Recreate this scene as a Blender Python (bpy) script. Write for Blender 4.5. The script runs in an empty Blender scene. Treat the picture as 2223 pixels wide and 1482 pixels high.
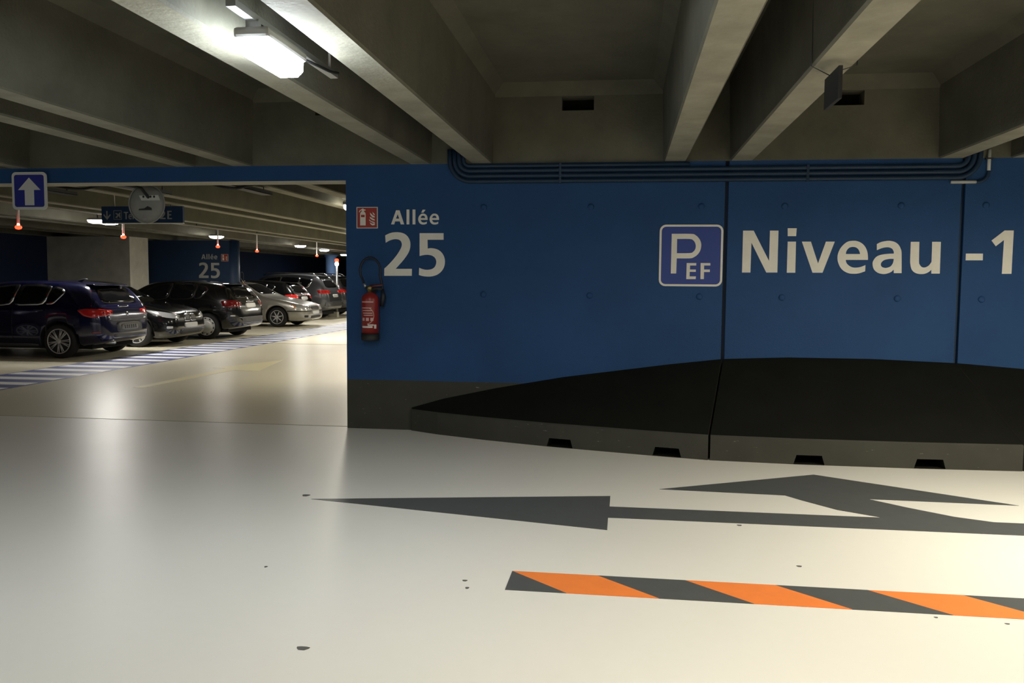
import bpy, bmesh, math, random
from mathutils import Vector, Matrix, geometry
from mathutils.bvhtree import BVHTree
random.seed(4)
scene = bpy.context.scene
COL = scene.collection
PI = math.pi

# ------------------------------------------------------------------ camera
IW, IH, FPX, HC = 2223, 1482, 1820.0, 1.48
PITCH, YAW, ROLL = -0.07277, -0.13308, 0.00755
def cam_axes():
    cy, sy, cp, sp = math.cos(YAW), math.sin(YAW), math.cos(PITCH), math.sin(PITCH)
    f = Vector((sy*cp, cy*cp, sp)); r = Vector((cy, -sy, 0)); u = r.cross(f)
    c, s = math.cos(ROLL), math.sin(ROLL)
    return f, c*r+s*u, -s*r+c*u
CF, CR, CU = cam_axes()
cam = bpy.data.cameras.new('camera'); cam.sensor_fit = 'HORIZONTAL'; cam.sensor_width = 36.0
cam.lens = 36.0*FPX/IW; cam.clip_start = 0.05; cam.clip_end = 200
camo = bpy.data.objects.new('camera', cam); COL.objects.link(camo)
M = Matrix((CR, CU, -CF)).transposed().to_4x4(); M.translation = Vector((0, 0, HC))
camo.matrix_world = M
scene.camera = camo
# pixel -> point on a wall (y = Y), the floor (z = Z) or a plane x = X of the place
def ray(px, py): return CF + CR*((px-IW/2)/FPX) - CU*((py-IH/2)/FPX)
def on_y(px, py, Y): d = ray(px, py); t = Y/d.y; return Vector((d.x*t, Y, HC+d.z*t))
def on_z(px, py, Z=0.0): d = ray(px, py); t = (Z-HC)/d.z; return Vector((d.x*t, d.y*t, Z))

# ------------------------------------------------------------------ world, exposure, lamp strength
w = bpy.data.worlds.new('world'); scene.world = w; w.use_nodes = True
w.node_tree.nodes['Background'].inputs[0].default_value = (0.5, 0.55, 0.6, 1)
w.node_tree.nodes['Background'].inputs[1].default_value = 0.0
scene.view_settings.view_transform = 'Standard'; scene.view_settings.look = 'None'
scene.view_settings.gamma = 1.0; scene.view_settings.use_curve_mapping = False
scene.view_settings.exposure = 1.25
LAMP_POWER = 12.0        # emission of a beam lamp diffuser
COOL_POWER = 60.0
LAMP_WATT = 26.0; LAMP_SPREAD = 172.0
OVAL_POWER = 30.0; OVAL_WATT = 14.0

# ------------------------------------------------------------------ materials
MATS = {}
def mat(name, col, rough=0.5, metal=0.0, var=0.0, vscale=3.0, bump=0.0, bscale=60.0, spec=0.5, coat=0.0, emit=None, estr=0.0, stretch=None):
    if name in MATS: return MATS[name]
    m = bpy.data.materials.new(name); m.use_nodes = True
    nt = m.node_tree; n = nt.nodes; l = nt.links
    b = n['Principled BSDF']
    b.inputs['Base Color'].default_value = (*col, 1); b.inputs['Roughness'].default_value = rough
    b.inputs['Metallic'].default_value = metal; b.inputs['Specular IOR Level'].default_value = spec
    if coat: b.inputs['Coat Weight'].default_value = coat; b.inputs['Coat Roughness'].default_value = 0.04
    if emit: b.inputs['Emission Color'].default_value = (*emit, 1); b.inputs['Emission Strength'].default_value = estr
    if var or bump:
        tc = n.new('ShaderNodeTexCoord'); src = tc.outputs['Object']
        if stretch:
            mp = n.new('ShaderNodeMapping'); mp.inputs['Scale'].default_value = stretch
            l.new(src, mp.inputs['Vector']); src = mp.outputs['Vector']
    if var:
        nz = n.new('ShaderNodeTexNoise'); nz.inputs['Scale'].default_value = vscale; nz.inputs['Detail'].default_value = 7
        nz.inputs['Roughness'].default_value = 0.62
        l.new(src, nz.inputs['Vector'])
        rp = n.new('ShaderNodeValToRGB')
        rp.color_ramp.elements[0].position = 0.3; rp.color_ramp.elements[1].position = 0.7
        rp.color_ramp.elements[0].color = (*[c*(1-var) for c in col], 1)
        rp.color_ramp.elements[1].color = (*[min(1, c*(1+var)) for c in col], 1)
        l.new(nz.outputs['Fac'], rp.inputs['Fac']); l.new(rp.outputs['Color'], b.inputs['Base Color'])
    if bump:
        nb = n.new('ShaderNodeTexNoise'); nb.inputs['Scale'].default_value = bscale; nb.inputs['Detail'].default_value = 4
        l.new(src, nb.inputs['Vector'])
        bp = n.new('ShaderNodeBump'); bp.inputs['Strength'].default_value = bump; bp.inputs['Distance'].default_value = 0.01
        l.new(nb.outputs['Fac'], bp.inputs['Height']); l.new(bp.outputs['Normal'], b.inputs['Normal'])
    MATS[name] = m
    return m

def floor_mat(name, col, rough, var):
    m = mat(name, col, rough, var=0.0, spec=0.38)
    nt = m.node_tree; n = nt.nodes; l = nt.links; b = n['Principled BSDF']
    tc = n.new('ShaderNodeTexCoord')
    big = n.new('ShaderNodeTexNoise'); big.inputs['Scale'].default_value = 0.55; big.inputs['Detail'].default_value = 2
    fine = n.new('ShaderNodeTexNoise'); fine.inputs['Scale'].default_value = 14; fine.inputs['Detail'].default_value = 3
    for t in (big, fine): l.new(tc.outputs['Object'], t.inputs['Vector'])
    add = n.new('ShaderNodeMath'); add.operation = 'MULTIPLY_ADD'; add.inputs[1].default_value = 0.25
    l.new(fine.outputs['Fac'], add.inputs[0]); l.new(big.outputs['Fac'], add.inputs[2])
    rp = n.new('ShaderNodeValToRGB'); rp.color_ramp.elements[0].position = 0.35; rp.color_ramp.elements[1].position = 0.9
    rp.color_ramp.elements[0].color = (*[c*(1-var) for c in col], 1); rp.color_ramp.elements[1].color = (*[min(1, c*(1+var*0.6)) for c in col], 1)
    l.new(add.outputs[0], rp.inputs['Fac']); l.new(rp.outputs['Color'], b.inputs['Base Color'])
    return m

def chipped_mat(name, col, rough, spec=0.15):
    """dark kerb paint with pale chips and scuff lines"""
    m = mat(name, col, rough, spec=spec)
    nt = m.node_tree; n = nt.nodes; l = nt.links; b = n['Principled BSDF']
    tc = n.new('ShaderNodeTexCoord')
    mp = n.new('ShaderNodeMapping'); mp.inputs['Scale'].default_value = (4, 4, 26)
    l.new(tc.outputs['Object'], mp.inputs['Vector'])
    nz = n.new('ShaderNodeTexNoise'); nz.inputs['Scale'].default_value = 2.6; nz.inputs['Detail'].default_value = 9; nz.inputs['Roughness'].default_value = 0.72
    l.new(mp.outputs['Vector'], nz.inputs['Vector'])
    rp = n.new('ShaderNodeValToRGB')
    rp.color_ramp.elements[0].position = 0.655; rp.color_ramp.elements[1].position = 0.70
    rp.color_ramp.elements[0].color = (0, 0, 0, 1); rp.color_ramp.elements[1].color = (1, 1, 1, 1)
    l.new(nz.outputs['Fac'], rp.inputs['Fac'])
    n2 = n.new('ShaderNodeTexNoise'); n2.inputs['Scale'].default_value = 5; n2.inputs['Detail'].default_value = 6
    l.new(tc.outputs['Object'], n2.inputs['Vector'])
    r2 = n.new('ShaderNodeValToRGB'); r2.color_ramp.elements[0].color = (*[c*0.8 for c in col], 1); r2.color_ramp.elements[1].color = (*[c*1.3 for c in col], 1)
    l.new(n2.outputs['Fac'], r2.inputs['Fac'])
    mx = n.new('ShaderNodeMix'); mx.data_type = 'RGBA'
    l.new(rp.outputs['Color'], mx.inputs['Factor']); l.new(r2.outputs['Color'], mx.inputs[6]); mx.inputs[7].default_value = (0.42, 0.42, 0.38, 1)
    l.new(mx.outputs[2], b.inputs['Base Color'])
    return m

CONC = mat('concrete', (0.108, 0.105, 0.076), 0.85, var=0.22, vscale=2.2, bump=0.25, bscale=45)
CONC_LIT = mat('concrete_soffit_lit', (0.26, 0.25, 0.19), 0.8, var=0.25, vscale=3.0, bump=0.25, bscale=40)  # same concrete made paler: light on the beam undersides put into the colour
CONC_PALE = mat('concrete_pale', (0.52, 0.50, 0.42), 0.8, var=0.15, vscale=2.5, bump=0.2)
DARKHOLE = mat('dark_recess', (0.012, 0.012, 0.010), 0.95, spec=0.05)
BLUE = mat('blue_wall_paint', (0.0160, 0.061, 0.168), 0.6, spec=0.22, var=0.10, vscale=1.5, bump=0.35, bscale=130)
BLUE_JOINT = mat('blue_joint', (0.010, 0.032, 0.075), 0.6)
SKIRT = chipped_mat('skirt_grey_paint', (0.047, 0.046, 0.037), 0.6)
BLACKTOP = mat('black_slope_paint', (0.0085, 0.0088, 0.0070), 0.8, spec=0.08, var=0.15, vscale=3, bump=0.2, bscale=90)
NAVY = mat('navy_wall_paint', (0.008, 0.018, 0.050), 0.7, spec=0.2, var=0.1, vscale=1.0)
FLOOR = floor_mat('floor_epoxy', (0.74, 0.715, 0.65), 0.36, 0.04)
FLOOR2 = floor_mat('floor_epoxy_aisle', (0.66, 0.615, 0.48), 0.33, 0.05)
WHITE = mat('white_lettering', (0.76, 0.73, 0.65), 0.55, var=0.05, vscale=8)
DIMMED_WHITE = mat('dimmed_lettering', (0.42, 0.42, 0.39), 0.6, var=0.08, vscale=6)  # white lettering darkened, the weak light on the far pier put into its colour
SIGNWHITE = mat('sign_white', (0.58, 0.58, 0.55), 0.45)
SIGNBLUE = mat('sign_blue', (0.020, 0.050, 0.260), 0.45)
ARROWBLUE = mat('arrow_sign_blue', (0.022, 0.028, 0.230), 0.4)
SIGNNAVY = mat('direction_sign_blue', (0.018, 0.050, 0.140), 0.45)
SIGNRED = mat('sign_red', (0.33, 0.028, 0.018), 0.45)
GREYPAINT = mat('floor_grey_paint', (0.082, 0.085, 0.082), 0.42, var=0.08, vscale=10)
ORANGE = mat('floor_orange_paint', (0.82, 0.22, 0.045), 0.42, var=0.05, vscale=8)
YELLOW = mat('floor_pale_yellow_paint', (0.72, 0.66, 0.42), 0.4)
HBLUE = mat('walkway_blue_paint', (0.10, 0.12, 0.30), 0.4, var=0.1)
HWHITE = mat('walkway_white_paint', (0.90, 0.90, 0.91), 0.4)
CHIP = mat('floor_chip', (0.10, 0.095, 0.085), 0.8)
JOINT = mat('floor_joint', (0.33, 0.31, 0.24), 0.8)
PIPE = mat('painted_conduit', (0.014, 0.034, 0.068), 0.42, spec=0.3)
PIPEGREY = mat('grey_conduit', (0.50, 0.51, 0.48), 0.5)
STEEL = mat('galvanised_steel', (0.42, 0.43, 0.43), 0.4, metal=0.8)
DARKMETAL = mat('dark_metal', (0.035, 0.036, 0.036), 0.5, metal=0.3)
GREYPLASTIC = mat('grey_plastic', (0.30, 0.30, 0.28), 0.5)
LAMPWHITE = mat('lamp_diffuser', (0.9, 0.9, 0.9), 0.4, emit=(0.84, 0.92, 1.0), estr=COOL_POWER)
LAMPWARM = mat('lamp_diffuser_warm', (0.9, 0.9, 0.9), 0.4, emit=(1.0, 0.93, 0.76), estr=LAMP_POWER)
OVALWHITE = mat('oval_diffuser', (0.9, 0.9, 0.9), 0.4, emit=(1.0, 0.97, 0.92), estr=OVAL_POWER)
REDLED = mat('red_indicator', (0.8, 0.05, 0.02), 0.3, emit=(1.0, 0.03, 0.01), estr=3.0)
REDLED_CORE = mat('red_indicator_core', (1, 0.6, 0.5), 0.3, emit=(1.0, 0.30, 0.20), estr=5.0)
RODWHITE = mat('white_rod', (0.75, 0.75, 0.72), 0.5)
MIRROR = mat('mirror_back_grey', (0.28, 0.28, 0.26), 0.55, var=0.12, vscale=9)
EXTRED = mat('extinguisher_red', (0.25, 0.020, 0.018), 0.32, var=0.06, vscale=7)
RUBBER = mat('black_rubber', (0.012, 0.012, 0.013), 0.6)
HOSE = mat('hose_black', (0.008, 0.010, 0.016), 0.5)
BRASS = mat('brass', (0.42, 0.33, 0.12), 0.35, metal=0.8)
LABELW = mat('label_print', (0.55, 0.36, 0.33), 0.5)
LABELBRIGHT = mat('label_print_bright', (0.70, 0.62, 0.58), 0.5)
PURPLE = mat('handle_dark_red', (0.10, 0.02, 0.02), 0.4)
GLASS = mat('car_glass', (0.006, 0.006, 0.007), 0.06, spec=0.6)
CHROME = mat('chrome', (0.75, 0.76, 0.78), 0.15, metal=1.0)
ALLOY = mat('alloy', (0.62, 0.62, 0.63), 0.35, metal=0.35)
HUBCAP = mat('hubcap_silver', (0.55, 0.55, 0.52), 0.4, metal=0.2)
TYRE = mat('tyre', (0.014, 0.014, 0.014), 0.75)
WELL = mat('wheel_well', (0.006, 0.006, 0.006), 0.9)
PLASTICB = mat('black_plastic', (0.015, 0.015, 0.016), 0.45)
PLASTICG = mat('grey_bumper_plastic', (0.06, 0.06, 0.062), 0.45)
TAIL = mat('tail_lamp_red', (0.55, 0.015, 0.012), 0.12, coat=1.0)
TAILDARK = mat('tail_lamp_dark', (0.14, 0.006, 0.006), 0.12, coat=1.0)
HEAD = mat('head_lamp', (0.62, 0.63, 0.64), 0.12, metal=0.6, coat=1.0)
PLATE = mat('number_plate', (0.62, 0.62, 0.60), 0.45)
PLATEDIM = mat('number_plate_dull', (0.20, 0.20, 0.20), 0.5)
PLATEMARK = mat('number_plate_marks', (0.05, 0.05, 0.05), 0.5)
AMBER = mat('amber_lamp', (0.7, 0.25, 0.03), 0.2, coat=1.0)

# ------------------------------------------------------------------ mesh helpers
ORG = {}
def org(p):
    return ORG.get(p.name, Vector((0, 0, 0))) if p is not None else Vector((0, 0, 0))
def tag(o, label=None, cat=None, group=None, kind=None):
    if label: o['label'] = label
    if cat: o['category'] = cat
    if group: o['group'] = group
    if kind: o['kind'] = kind
    return o
def thing(name, loc, label, cat, group=None, rotz=0.0):
    o = bpy.data.objects.new(name, None); COL.objects.link(o); o.empty_display_size = 0.2
    o.location = loc; o.rotation_euler = (0, 0, rotz)
    ORG[o.name] = Vector(loc)
    return tag(o, label, cat, group)
def mk(name, verts, faces, material, parent=None, smooth=False, mats=None, fmats=None):
    """verts in place coordinates (or the thing's own, for things whose origin entry is zero)"""
    vs = [Vector(v) for v in verts]
    if parent is not None:
        base = org(parent)
    else:
        lo = Vector((min(v.x for v in vs), min(v.y for v in vs), min(v.z for v in vs)))
        hi = Vector((max(v.x for v in vs), max(v.y for v in vs), max(v.z for v in vs)))
        base = Vector(((lo.x+hi.x)/2, (lo.y+hi.y)/2, lo.z))
    me = bpy.data.meshes.new(name); me.from_pydata([v-base for v in vs], [], faces)
    for m in (mats or [material]): me.materials.append(m)
    if fmats:
        for p, i in zip(me.polygons, fmats): p.material_index = i
    bm = bmesh.new(); bm.from_mesh(me); bmesh.ops.recalc_face_normals(bm, faces=bm.faces); bm.to_mesh(me); bm.free()
    if smooth:
        for p in me.polygons: p.use_smooth = True
    o = bpy.data.objects.new(name, me); COL.objects.link(o)
    if parent is not None:
        o.parent = parent; ORG[o.name] = base
    else:
        o.location = base; ORG[o.name] = base
    return o
def bm_obj(name, bm, material, parent=None, smooth=False, mats=None):
    bm.verts.ensure_lookup_table(); bm.verts.index_update()
    vs = [v.co.copy() for v in bm.verts]; fs = [[v.index for v in f.verts] for f in bm.faces]; fm = [f.material_index for f in bm.faces]
    sm = [f.smooth for f in bm.faces]
    bm.free()
    o = mk(name, vs, fs, material, parent, smooth, mats, fm)
    if any(sm) and not smooth:
        for p, s in zip(o.data.polygons, sm): p.use_smooth = s
    return o
def add_box(bm, x0, x1, y0, y1, z0, z1, bev=0.0, mi=0):
    vs = [bm.verts.new((x, y, z)) for x in (x0, x1) for y in (y0, y1) for z in (z0, z1)]
    fs = [(0, 1, 3, 2), (4, 6, 7, 5), (0, 4, 5, 1), (2, 3, 7, 6), (0, 2, 6, 4), (1, 5, 7, 3)]
    ff = []
    for f in fs:
        q = bm.faces.new([vs[i] for i in f]); q.material_index = mi; ff.append(q)
    if bev:
        es = list({e for f in ff for e in f.edges})
        bmesh.ops.bevel(bm, geom=es, offset=bev, segments=2, affect='EDGES', profile=0.5)
    return ff
def box(name, x0, x1, y0, y1, z0, z1, material, parent=None, bev=0.0):
    bm = bmesh.new(); add_box(bm, x0, x1, y0, y1, z0, z1, bev); return bm_obj(name, bm, material, parent)
def tube_geo(pts, r, n=10, cap=True, vs=None, fs=None):
    vs = [] if vs is None else vs; fs = [] if fs is None else fs
    b0 = len(vs); pts = [Vector(p) for p in pts]
    t0 = (pts[1]-pts[0]).normalized()
    nrm = t0.orthogonal().normalized()
    for i, p in enumerate(pts):
        if i == 0: t = (pts[1]-pts[0])
        elif i == len(pts)-1: t = pts[-1]-pts[-2]
        else: t = (pts[i+1]-pts[i-1])
        t.normalize()
        nrm = (nrm - t*nrm.dot(t)).normalized(); bi = t.cross(nrm)
        rr = r[i] if isinstance(r, (list, tuple)) else r
        for k in range(n):
            a = 2*PI*k/n; vs.append(p + nrm*(math.cos(a)*rr) + bi*(math.sin(a)*rr))
    for i in range(len(pts)-1):
        for k in range(n):
            a = b0+i*n+k; b = b0+i*n+(k+1) % n
            fs.append((a, b, b+n, a+n))
    if cap:
        fs.append(tuple(b0+k for k in range(n-1, -1, -1))); e = b0+(len(pts)-1)*n
        fs.append(tuple(e+k for k in range(n)))
    return vs, fs
def tube(name, pts, r, material, parent=None, n=10):
    vs, fs = tube_geo(pts, r, n); return mk(name, vs, fs, material, parent, True)
def lathe_geo(prof, n=24, axis='z', c=(0, 0, 0)):
    """prof: (radius, height) list"""
    vs, fs = [], []; c = Vector(c)
    for (r, h) in prof:
        for k in range(n):
            a = 2*PI*k/n; x, y = r*math.cos(a), r*math.sin(a)
            vs.append(c+(Vector((x, y, h)) if axis == 'z' else Vector((x, h, y)) if axis == 'y' else Vector((h, x, y))))
    for i in range(len(prof)-1):
        for k in range(n):
            a = i*n+k; b = i*n+(k+1) % n; fs.append((a, b, b+n, a+n))
    fs.append(tuple(range(n))); e = (len(prof)-1)*n; fs.append(tuple(e+k for k in range(n-1, -1, -1)))
    return vs, fs
def lathe(name, prof, material, parent=None, n=24, axis='z', c=(0, 0, 0)):
    vs, fs = lathe_geo(prof, n, axis, c); return mk(name, vs, fs, material, parent, True)
def flat(name, loops, fn, material, parent=None, thick=0.002):
    """2D outline (with holes) -> thin plate; fn(x, y, d) gives the point at depth d in front of its wall or floor"""
    polys = [[Vector((x, y, 0)) for x, y in lp] for lp in loops]
    tris = geometry.tessellate_polygon(polys)
    f2 = [p for lp in loops for p in lp]; N = len(f2)
    vs = [fn(x, y, thick) for x, y in f2]+[fn(x, y, 0.0) for x, y in f2]
    fs = [tuple(t) for t in tris]; k = 0
    for lp in loops:
        m = len(lp)
        for i in range(m):
            a = k+i; b = k+(i+1) % m; fs.append((a, b, b+N, a+N))
        k += m
    return mk(name, vs, fs, material, parent)
def rrect(x0, x1, y0, y1, r, n=6):
    out = []
    for cx, cy, a0 in ((x1-r, y1-r, 0), (x0+r, y1-r, 90), (x0+r, y0+r, 180), (x1-r, y0+r, 270)):
        for i in range(n+1):
            a = math.radians(a0+90*i/n); out.append((cx+r*math.cos(a), cy+r*math.sin(a)))
    return out
def circ(cx, cy, r, n=20): return [(cx+r*math.cos(2*PI*i/n), cy+r*math.sin(2*PI*i/n)) for i in range(n)]
def smooth_loop(pts, sub=3, sharp=60):
    """Catmull-Rom through the points, corners kept"""
    n = len(pts); out = []
    P = [Vector(p) for p in pts]
    cor = []
    for i in range(n):
        a = P[i]-P[i-1]; b = P[(i+1) % n]-P[i]
        cor.append(a.length < 1e-9 or b.length < 1e-9 or math.degrees(a.angle(b)) > sharp)
    for i in range(n):
        p1, p2 = P[i], P[(i+1) % n]
        out.append(tuple(p1))
        if cor[i] and cor[(i+1) % n]: continue
        p0 = P[i-1] if not cor[i] else p1*2-p2 if False else p1; p3 = P[(i+2) % n] if not cor[(i+1) % n] else p2
        for s in range(1, sub):
            t = s/sub
            q = 0.5*((2*p1)+(p2-p0)*t+(2*p0-5*p1+4*p2-p3)*t*t+(3*p1-p0-3*p2+p3)*t**3)
            out.append(tuple(q))
    return out
def boolean_cut(o, cutters):
    bm = bmesh.new()
    for vs, fs in cutters:
        vv = [bm.verts.new(v) for v in vs]
        for f in fs: bm.faces.new([vv[i] for i in f])
    bmesh.ops.recalc_face_normals(bm, faces=bm.faces)
    me = bpy.data.meshes.new('cutter'); bm.to_mesh(me); bm.free()
    for m in o.data.materials: me.materials.append(m)
    for p in me.polygons: p.material_index = len(o.data.materials)-1
    c = bpy.data.objects.new('cutter', me); COL.objects.link(c)
    md = o.modifiers.new('cut', 'BOOLEAN'); md.operation = 'DIFFERENCE'; md.object = c; md.solver = 'EXACT'
    keep = (o.parent, o.matrix_basis.copy()); o.parent = None; o.matrix_basis = Matrix.Identity(4)
    bpy.context.view_layer.update()
    dg = bpy.context.evaluated_depsgraph_get(); new = bpy.data.meshes.new_from_object(o.evaluated_get(dg))
    o.modifiers.remove(md); old = o.data; o.data = new; new.name = old.name
    o.parent = keep[0]; o.matrix_basis = keep[1]
    bpy.data.objects.remove(c)

# ================================================================== THE SETTING
YW = 7.99        # face of the blue wall
ZB = 2.589       # beam soffit / top of the blue wall
ZS = 3.32        # slab
XO = -2.72       # right jamb of the opening
XL, XR, YB = -12.0, 9.0, -12.0
XF, YE = -15.8, 47.0

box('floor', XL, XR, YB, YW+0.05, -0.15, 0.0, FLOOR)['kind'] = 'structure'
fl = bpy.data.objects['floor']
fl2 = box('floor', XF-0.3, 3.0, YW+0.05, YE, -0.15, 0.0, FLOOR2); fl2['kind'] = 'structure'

BEAMS = [(0.44+2.41*k, 1.04+2.41*k) for k in range(-7, 4)]
def ceiling(y0, y1, x0, x1, endhaunch):
    bm = bmesh.new(); add_box(bm, x0, x1, y0, y1, ZS, ZS+0.2)
    def prism(a, b):
        va = [bm.verts.new(p) for p in a]; vb = [bm.verts.new(p) for p in b]
        bm.faces.new(va); bm.faces.new(vb[::-1])
        for i in range(3): bm.faces.new((va[i], va[(i+1) % 3], vb[(i+1) % 3], vb[i]))
    for (a, b) in BEAMS:
        l, r = b+0.12, a+2.41-0.12       # the wide bay between two pairs
        if l < x0 or r > x1: continue
        for x, s in ((l, 1), (r, -1)):
            prism([(x-0.02*s, y0, ZS-0.115), (x-0.02*s, y0, ZS), (x+0.095*s, y0, ZS)], [(x-0.02*s, y1, ZS-0.115), (x-0.02*s, y1, ZS), (x+0.095*s, y1, ZS)])
        if endhaunch:
            prism([(l, y1, ZS-0.115), (l, y1, ZS), (l, y1-0.095, ZS)], [(r, y1, ZS-0.115), (r, y1, ZS), (r, y1-0.095, ZS)])
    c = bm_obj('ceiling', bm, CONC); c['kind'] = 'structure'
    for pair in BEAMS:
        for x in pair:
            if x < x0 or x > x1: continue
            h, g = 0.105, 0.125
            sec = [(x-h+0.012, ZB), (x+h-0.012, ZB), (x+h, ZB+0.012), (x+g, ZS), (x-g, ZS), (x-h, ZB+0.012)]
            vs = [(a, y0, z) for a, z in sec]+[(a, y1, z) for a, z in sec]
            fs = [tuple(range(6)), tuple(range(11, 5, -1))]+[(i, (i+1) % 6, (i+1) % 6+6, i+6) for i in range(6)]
            mk('beam', vs, fs, None, c, mats=[CONC, CONC_LIT], fmats=[0, 0, 1, 0, 0, 0, 0, 0])
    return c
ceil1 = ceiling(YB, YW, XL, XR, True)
ceil2 = ceiling(YW+0.31, YE, XF-0.3, 3.0, False)
# joints between the precast lengths of one aisle beam
for y in (16.98, 19.95):
    box('beam_joint', -9.106, -9.088, y-0.012, y+0.012, ZB+0.01, ZS-0.01, DARKHOLE, ceil2)

# concrete header above the blue wall, with its vent holes
bm = bmesh.new()
add_box(bm, XL, XR, YW, YW+0.31, ZB, 3.07); add_box(bm, XL, XR, YW, YW+0.31, 3.20, ZS)
xs = [XL]
for k in range(-4, 4):
    c = -0.465+2.41*k; xs += [c-0.15, c+0.15]
xs.append(XR)
for i in range(0, len(xs), 2):
    if xs[i] < XR and xs[i+1] > XL and xs[i+1] > xs[i]: add_box(bm, max(xs[i], XL), min(xs[i+1], XR), YW, YW+0.31, 3.07, 3.20)
hd = bm_obj('trim_1', bm, CONC); hd['kind'] = 'structure'
for k in range(-4, 4):
    c = -0.465+2.41*k
    if XL < c < XR-0.3: box('vent_recess', c-0.15, c+0.15, YW+0.18, YW+0.20, 3.07, 3.20, DARKHOLE, hd)
# blue lintel over the opening, bare concrete underneath
bm = bmesh.new(); ff = add_box(bm, XL, XO, YW, YW+0.31, 2.44, ZB)
for f in ff:
    if f.calc_center_median().z < 2.441 or f.calc_center_median().y > YW+0.3: f.material_index = 1
tag(bm_obj('trim_2', bm, None, mats=[BLUE, CONC_PALE]), kind='structure')

# the blue wall: a backing wall and its cast panels with open joints, dark skirt below
wf = box('wall_front', XO+0.02, XR, YW+0.05, YW+0.31, 0, ZB, BLUE_JOINT); wf['kind'] = 'structure'
ZK = 0.49
for (a, b) in ((XO, 0.898), (0.932, 2.948), (2.982, 5.0), (5.034, XR)):
    bm = bmesh.new()
    add_box(bm, a, b, YW, YW+0.055, ZK, ZB, 0.0, 0); add_box(bm, a, b, YW, YW+0.055, 0.0, ZK, 0.0, 1)
    p = bm_obj('panel', bm, None, wf, mats=[BLUE, SKIRT])
    for x in [-1.35, -0.33, 0.69, 1.435, 2.445, 3.16, 4.5, 5.5]:
        if a < x < b:
            for z in (2.175, 1.342):
                lathe('anchor_plug', [(0.030, 0.0), (0.030, -0.004), (0.026, -0.011), (0.012, -0.014)], BLUE, p, 16, 'y', (x, YW, z))
# jamb of the opening is the end of the wall; wall beyond the left side of the opening
wl = box('wall_front', XL, -9.6, YW, YW+0.31, 0, 2.44, BLUE); wl['kind'] = 'structure'
box('wall_left', XL-0.25, XL, YB, YW+0.31, 0, ZS+0.2, CONC)['kind'] = 'structure'
box('wall_right', XR, XR+0.25, YB, YW+0.31, 0, ZS+0.2, BLUE)['kind'] = 'structure'
box('wall_back', XL, XR, YB-0.25, YB, 0, ZS+0.2, CONC)['kind'] = 'structure'
box('wall_aisle_left', XF-0.3, XF, YW+0.31, YE, 0, ZS, NAVY)['kind'] = 'structure'
box('wall_aisle_end', XF-0.3, 3.0, YE, YE+0.25, 0, ZS+0.2, NAVY)['kind'] = 'structure'
box('wall_aisle_right', 3.0, 3.25, YW+0.31, YE, 0, ZS+0.2, BLUE)['kind'] = 'structure'

# ------------------------------------------------------------------ lamps, seen ones and unseen added ones
COOL, WARM = (0.86, 0.93, 1.0), (1.0, 0.93, 0.76)
def beam_lamp(x, y, label, z=2.575, length=0.46, group='strip lamps between the paired beams', watt=1.0, colr=WARM, diff=None):
    diff = diff or LAMPWARM
    t = thing('ceiling_lamp', (x, y, z-0.06), label, 'lamp', group)
    bm = bmesh.new(); add_box(bm, x-0.085, x+0.085, y-length/2, y+length/2, z, z+0.05, 0.015)
    bm_obj('housing', bm, GREYPLASTIC, t)
    # rounded diffuser
    sec = [(-0.075, 0.0), (-0.072, -0.05), (-0.045, -0.075), (0.045, -0.075), (0.072, -0.05), (0.075, 0.0)]
    ys = [y-length/2+0.01, y-length/2+0.03, y+length/2-0.03, y+length/2-0.01]; sc = [0.8, 1, 1, 0.8]
    vs = [(x+a*s, yy, z+b*s) for yy, s in zip(ys, sc) for a, b in sec]
    fs = [tuple(range(6)), tuple(range(23, 17, -1))]
    for i in range(3):
        for k in range(6): a = i*6+k; b = i*6+(k+1) % 6; fs.append((a, b, b+6, a+6))
    mk('diffuser', vs, fs, diff, t)
    li = bpy.data.lights.new('tube', 'AREA'); li.shape = 'RECTANGLE'; li.size = 0.13; li.size_y = length-0.06
    li.energy = LAMP_WATT*watt; li.color = colr; li.spread = math.radians(LAMP_SPREAD)
    lo = bpy.data.objects.new('tube', li); COL.objects.link(lo); lo.parent = t; lo.location = (0, 0, 0.06-0.082)
    box('rail', x-0.022, x+0.022, y-0.42, y+0.86, z+0.075, z+0.105, STEEL, t)
    for yy in (y-0.2, y+0.2): box('bracket', x-0.03, x+0.03, yy-0.015, yy+0.015, z+0.05, z+0.08, STEEL, t)
    for yy in (y-0.36, y+0.78): tube('hanger', [(x, yy, z+0.1), (x, yy, ZS)], 0.008, STEEL, t, 6)
    tube('cable', [(x+0.02, y+length/2, z+0.04), (x+0.03, y+0.5, z+0.06), (x+0.03, y+0.7, z+0.075), (x+0.03, y+0.84, z+0.10)], 0.008, RUBBER, t, 6)
    return t
GAP = [0.74+2.41*k for k in range(-7, 4)]
XG = {k: 0.74+2.41*k for k in range(-7, 4)}
beam_lamp(XG[-1], 3.86, 'bright white lamp lit between two ceiling beams, above the floor by the opening', z=2.55, watt=0.0, colr=COOL, diff=LAMPWHITE)
for (k, y, wt) in ((1, 4.6, 2.05), (0, 2.3, 0.66), (-3, 0.6, 1.9), (2, 0.9, 1.2), (-2, -1.6, 1.2), (0, -4.2, 1.3), (2, -4.2, 1.3), (3, 5.0, 1.2), (-1, -8.2, 1.3), (1, -8.2, 1.3)):  # lamps out of view, added and weighted to brighten floor, wall and lintel
    beam_lamp(XG[k], y, 'unseen white strip lamp added between ceiling beams out of view', group='added lamps out of view', watt=wt, colr=COOL if k < -1 else WARM)
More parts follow.
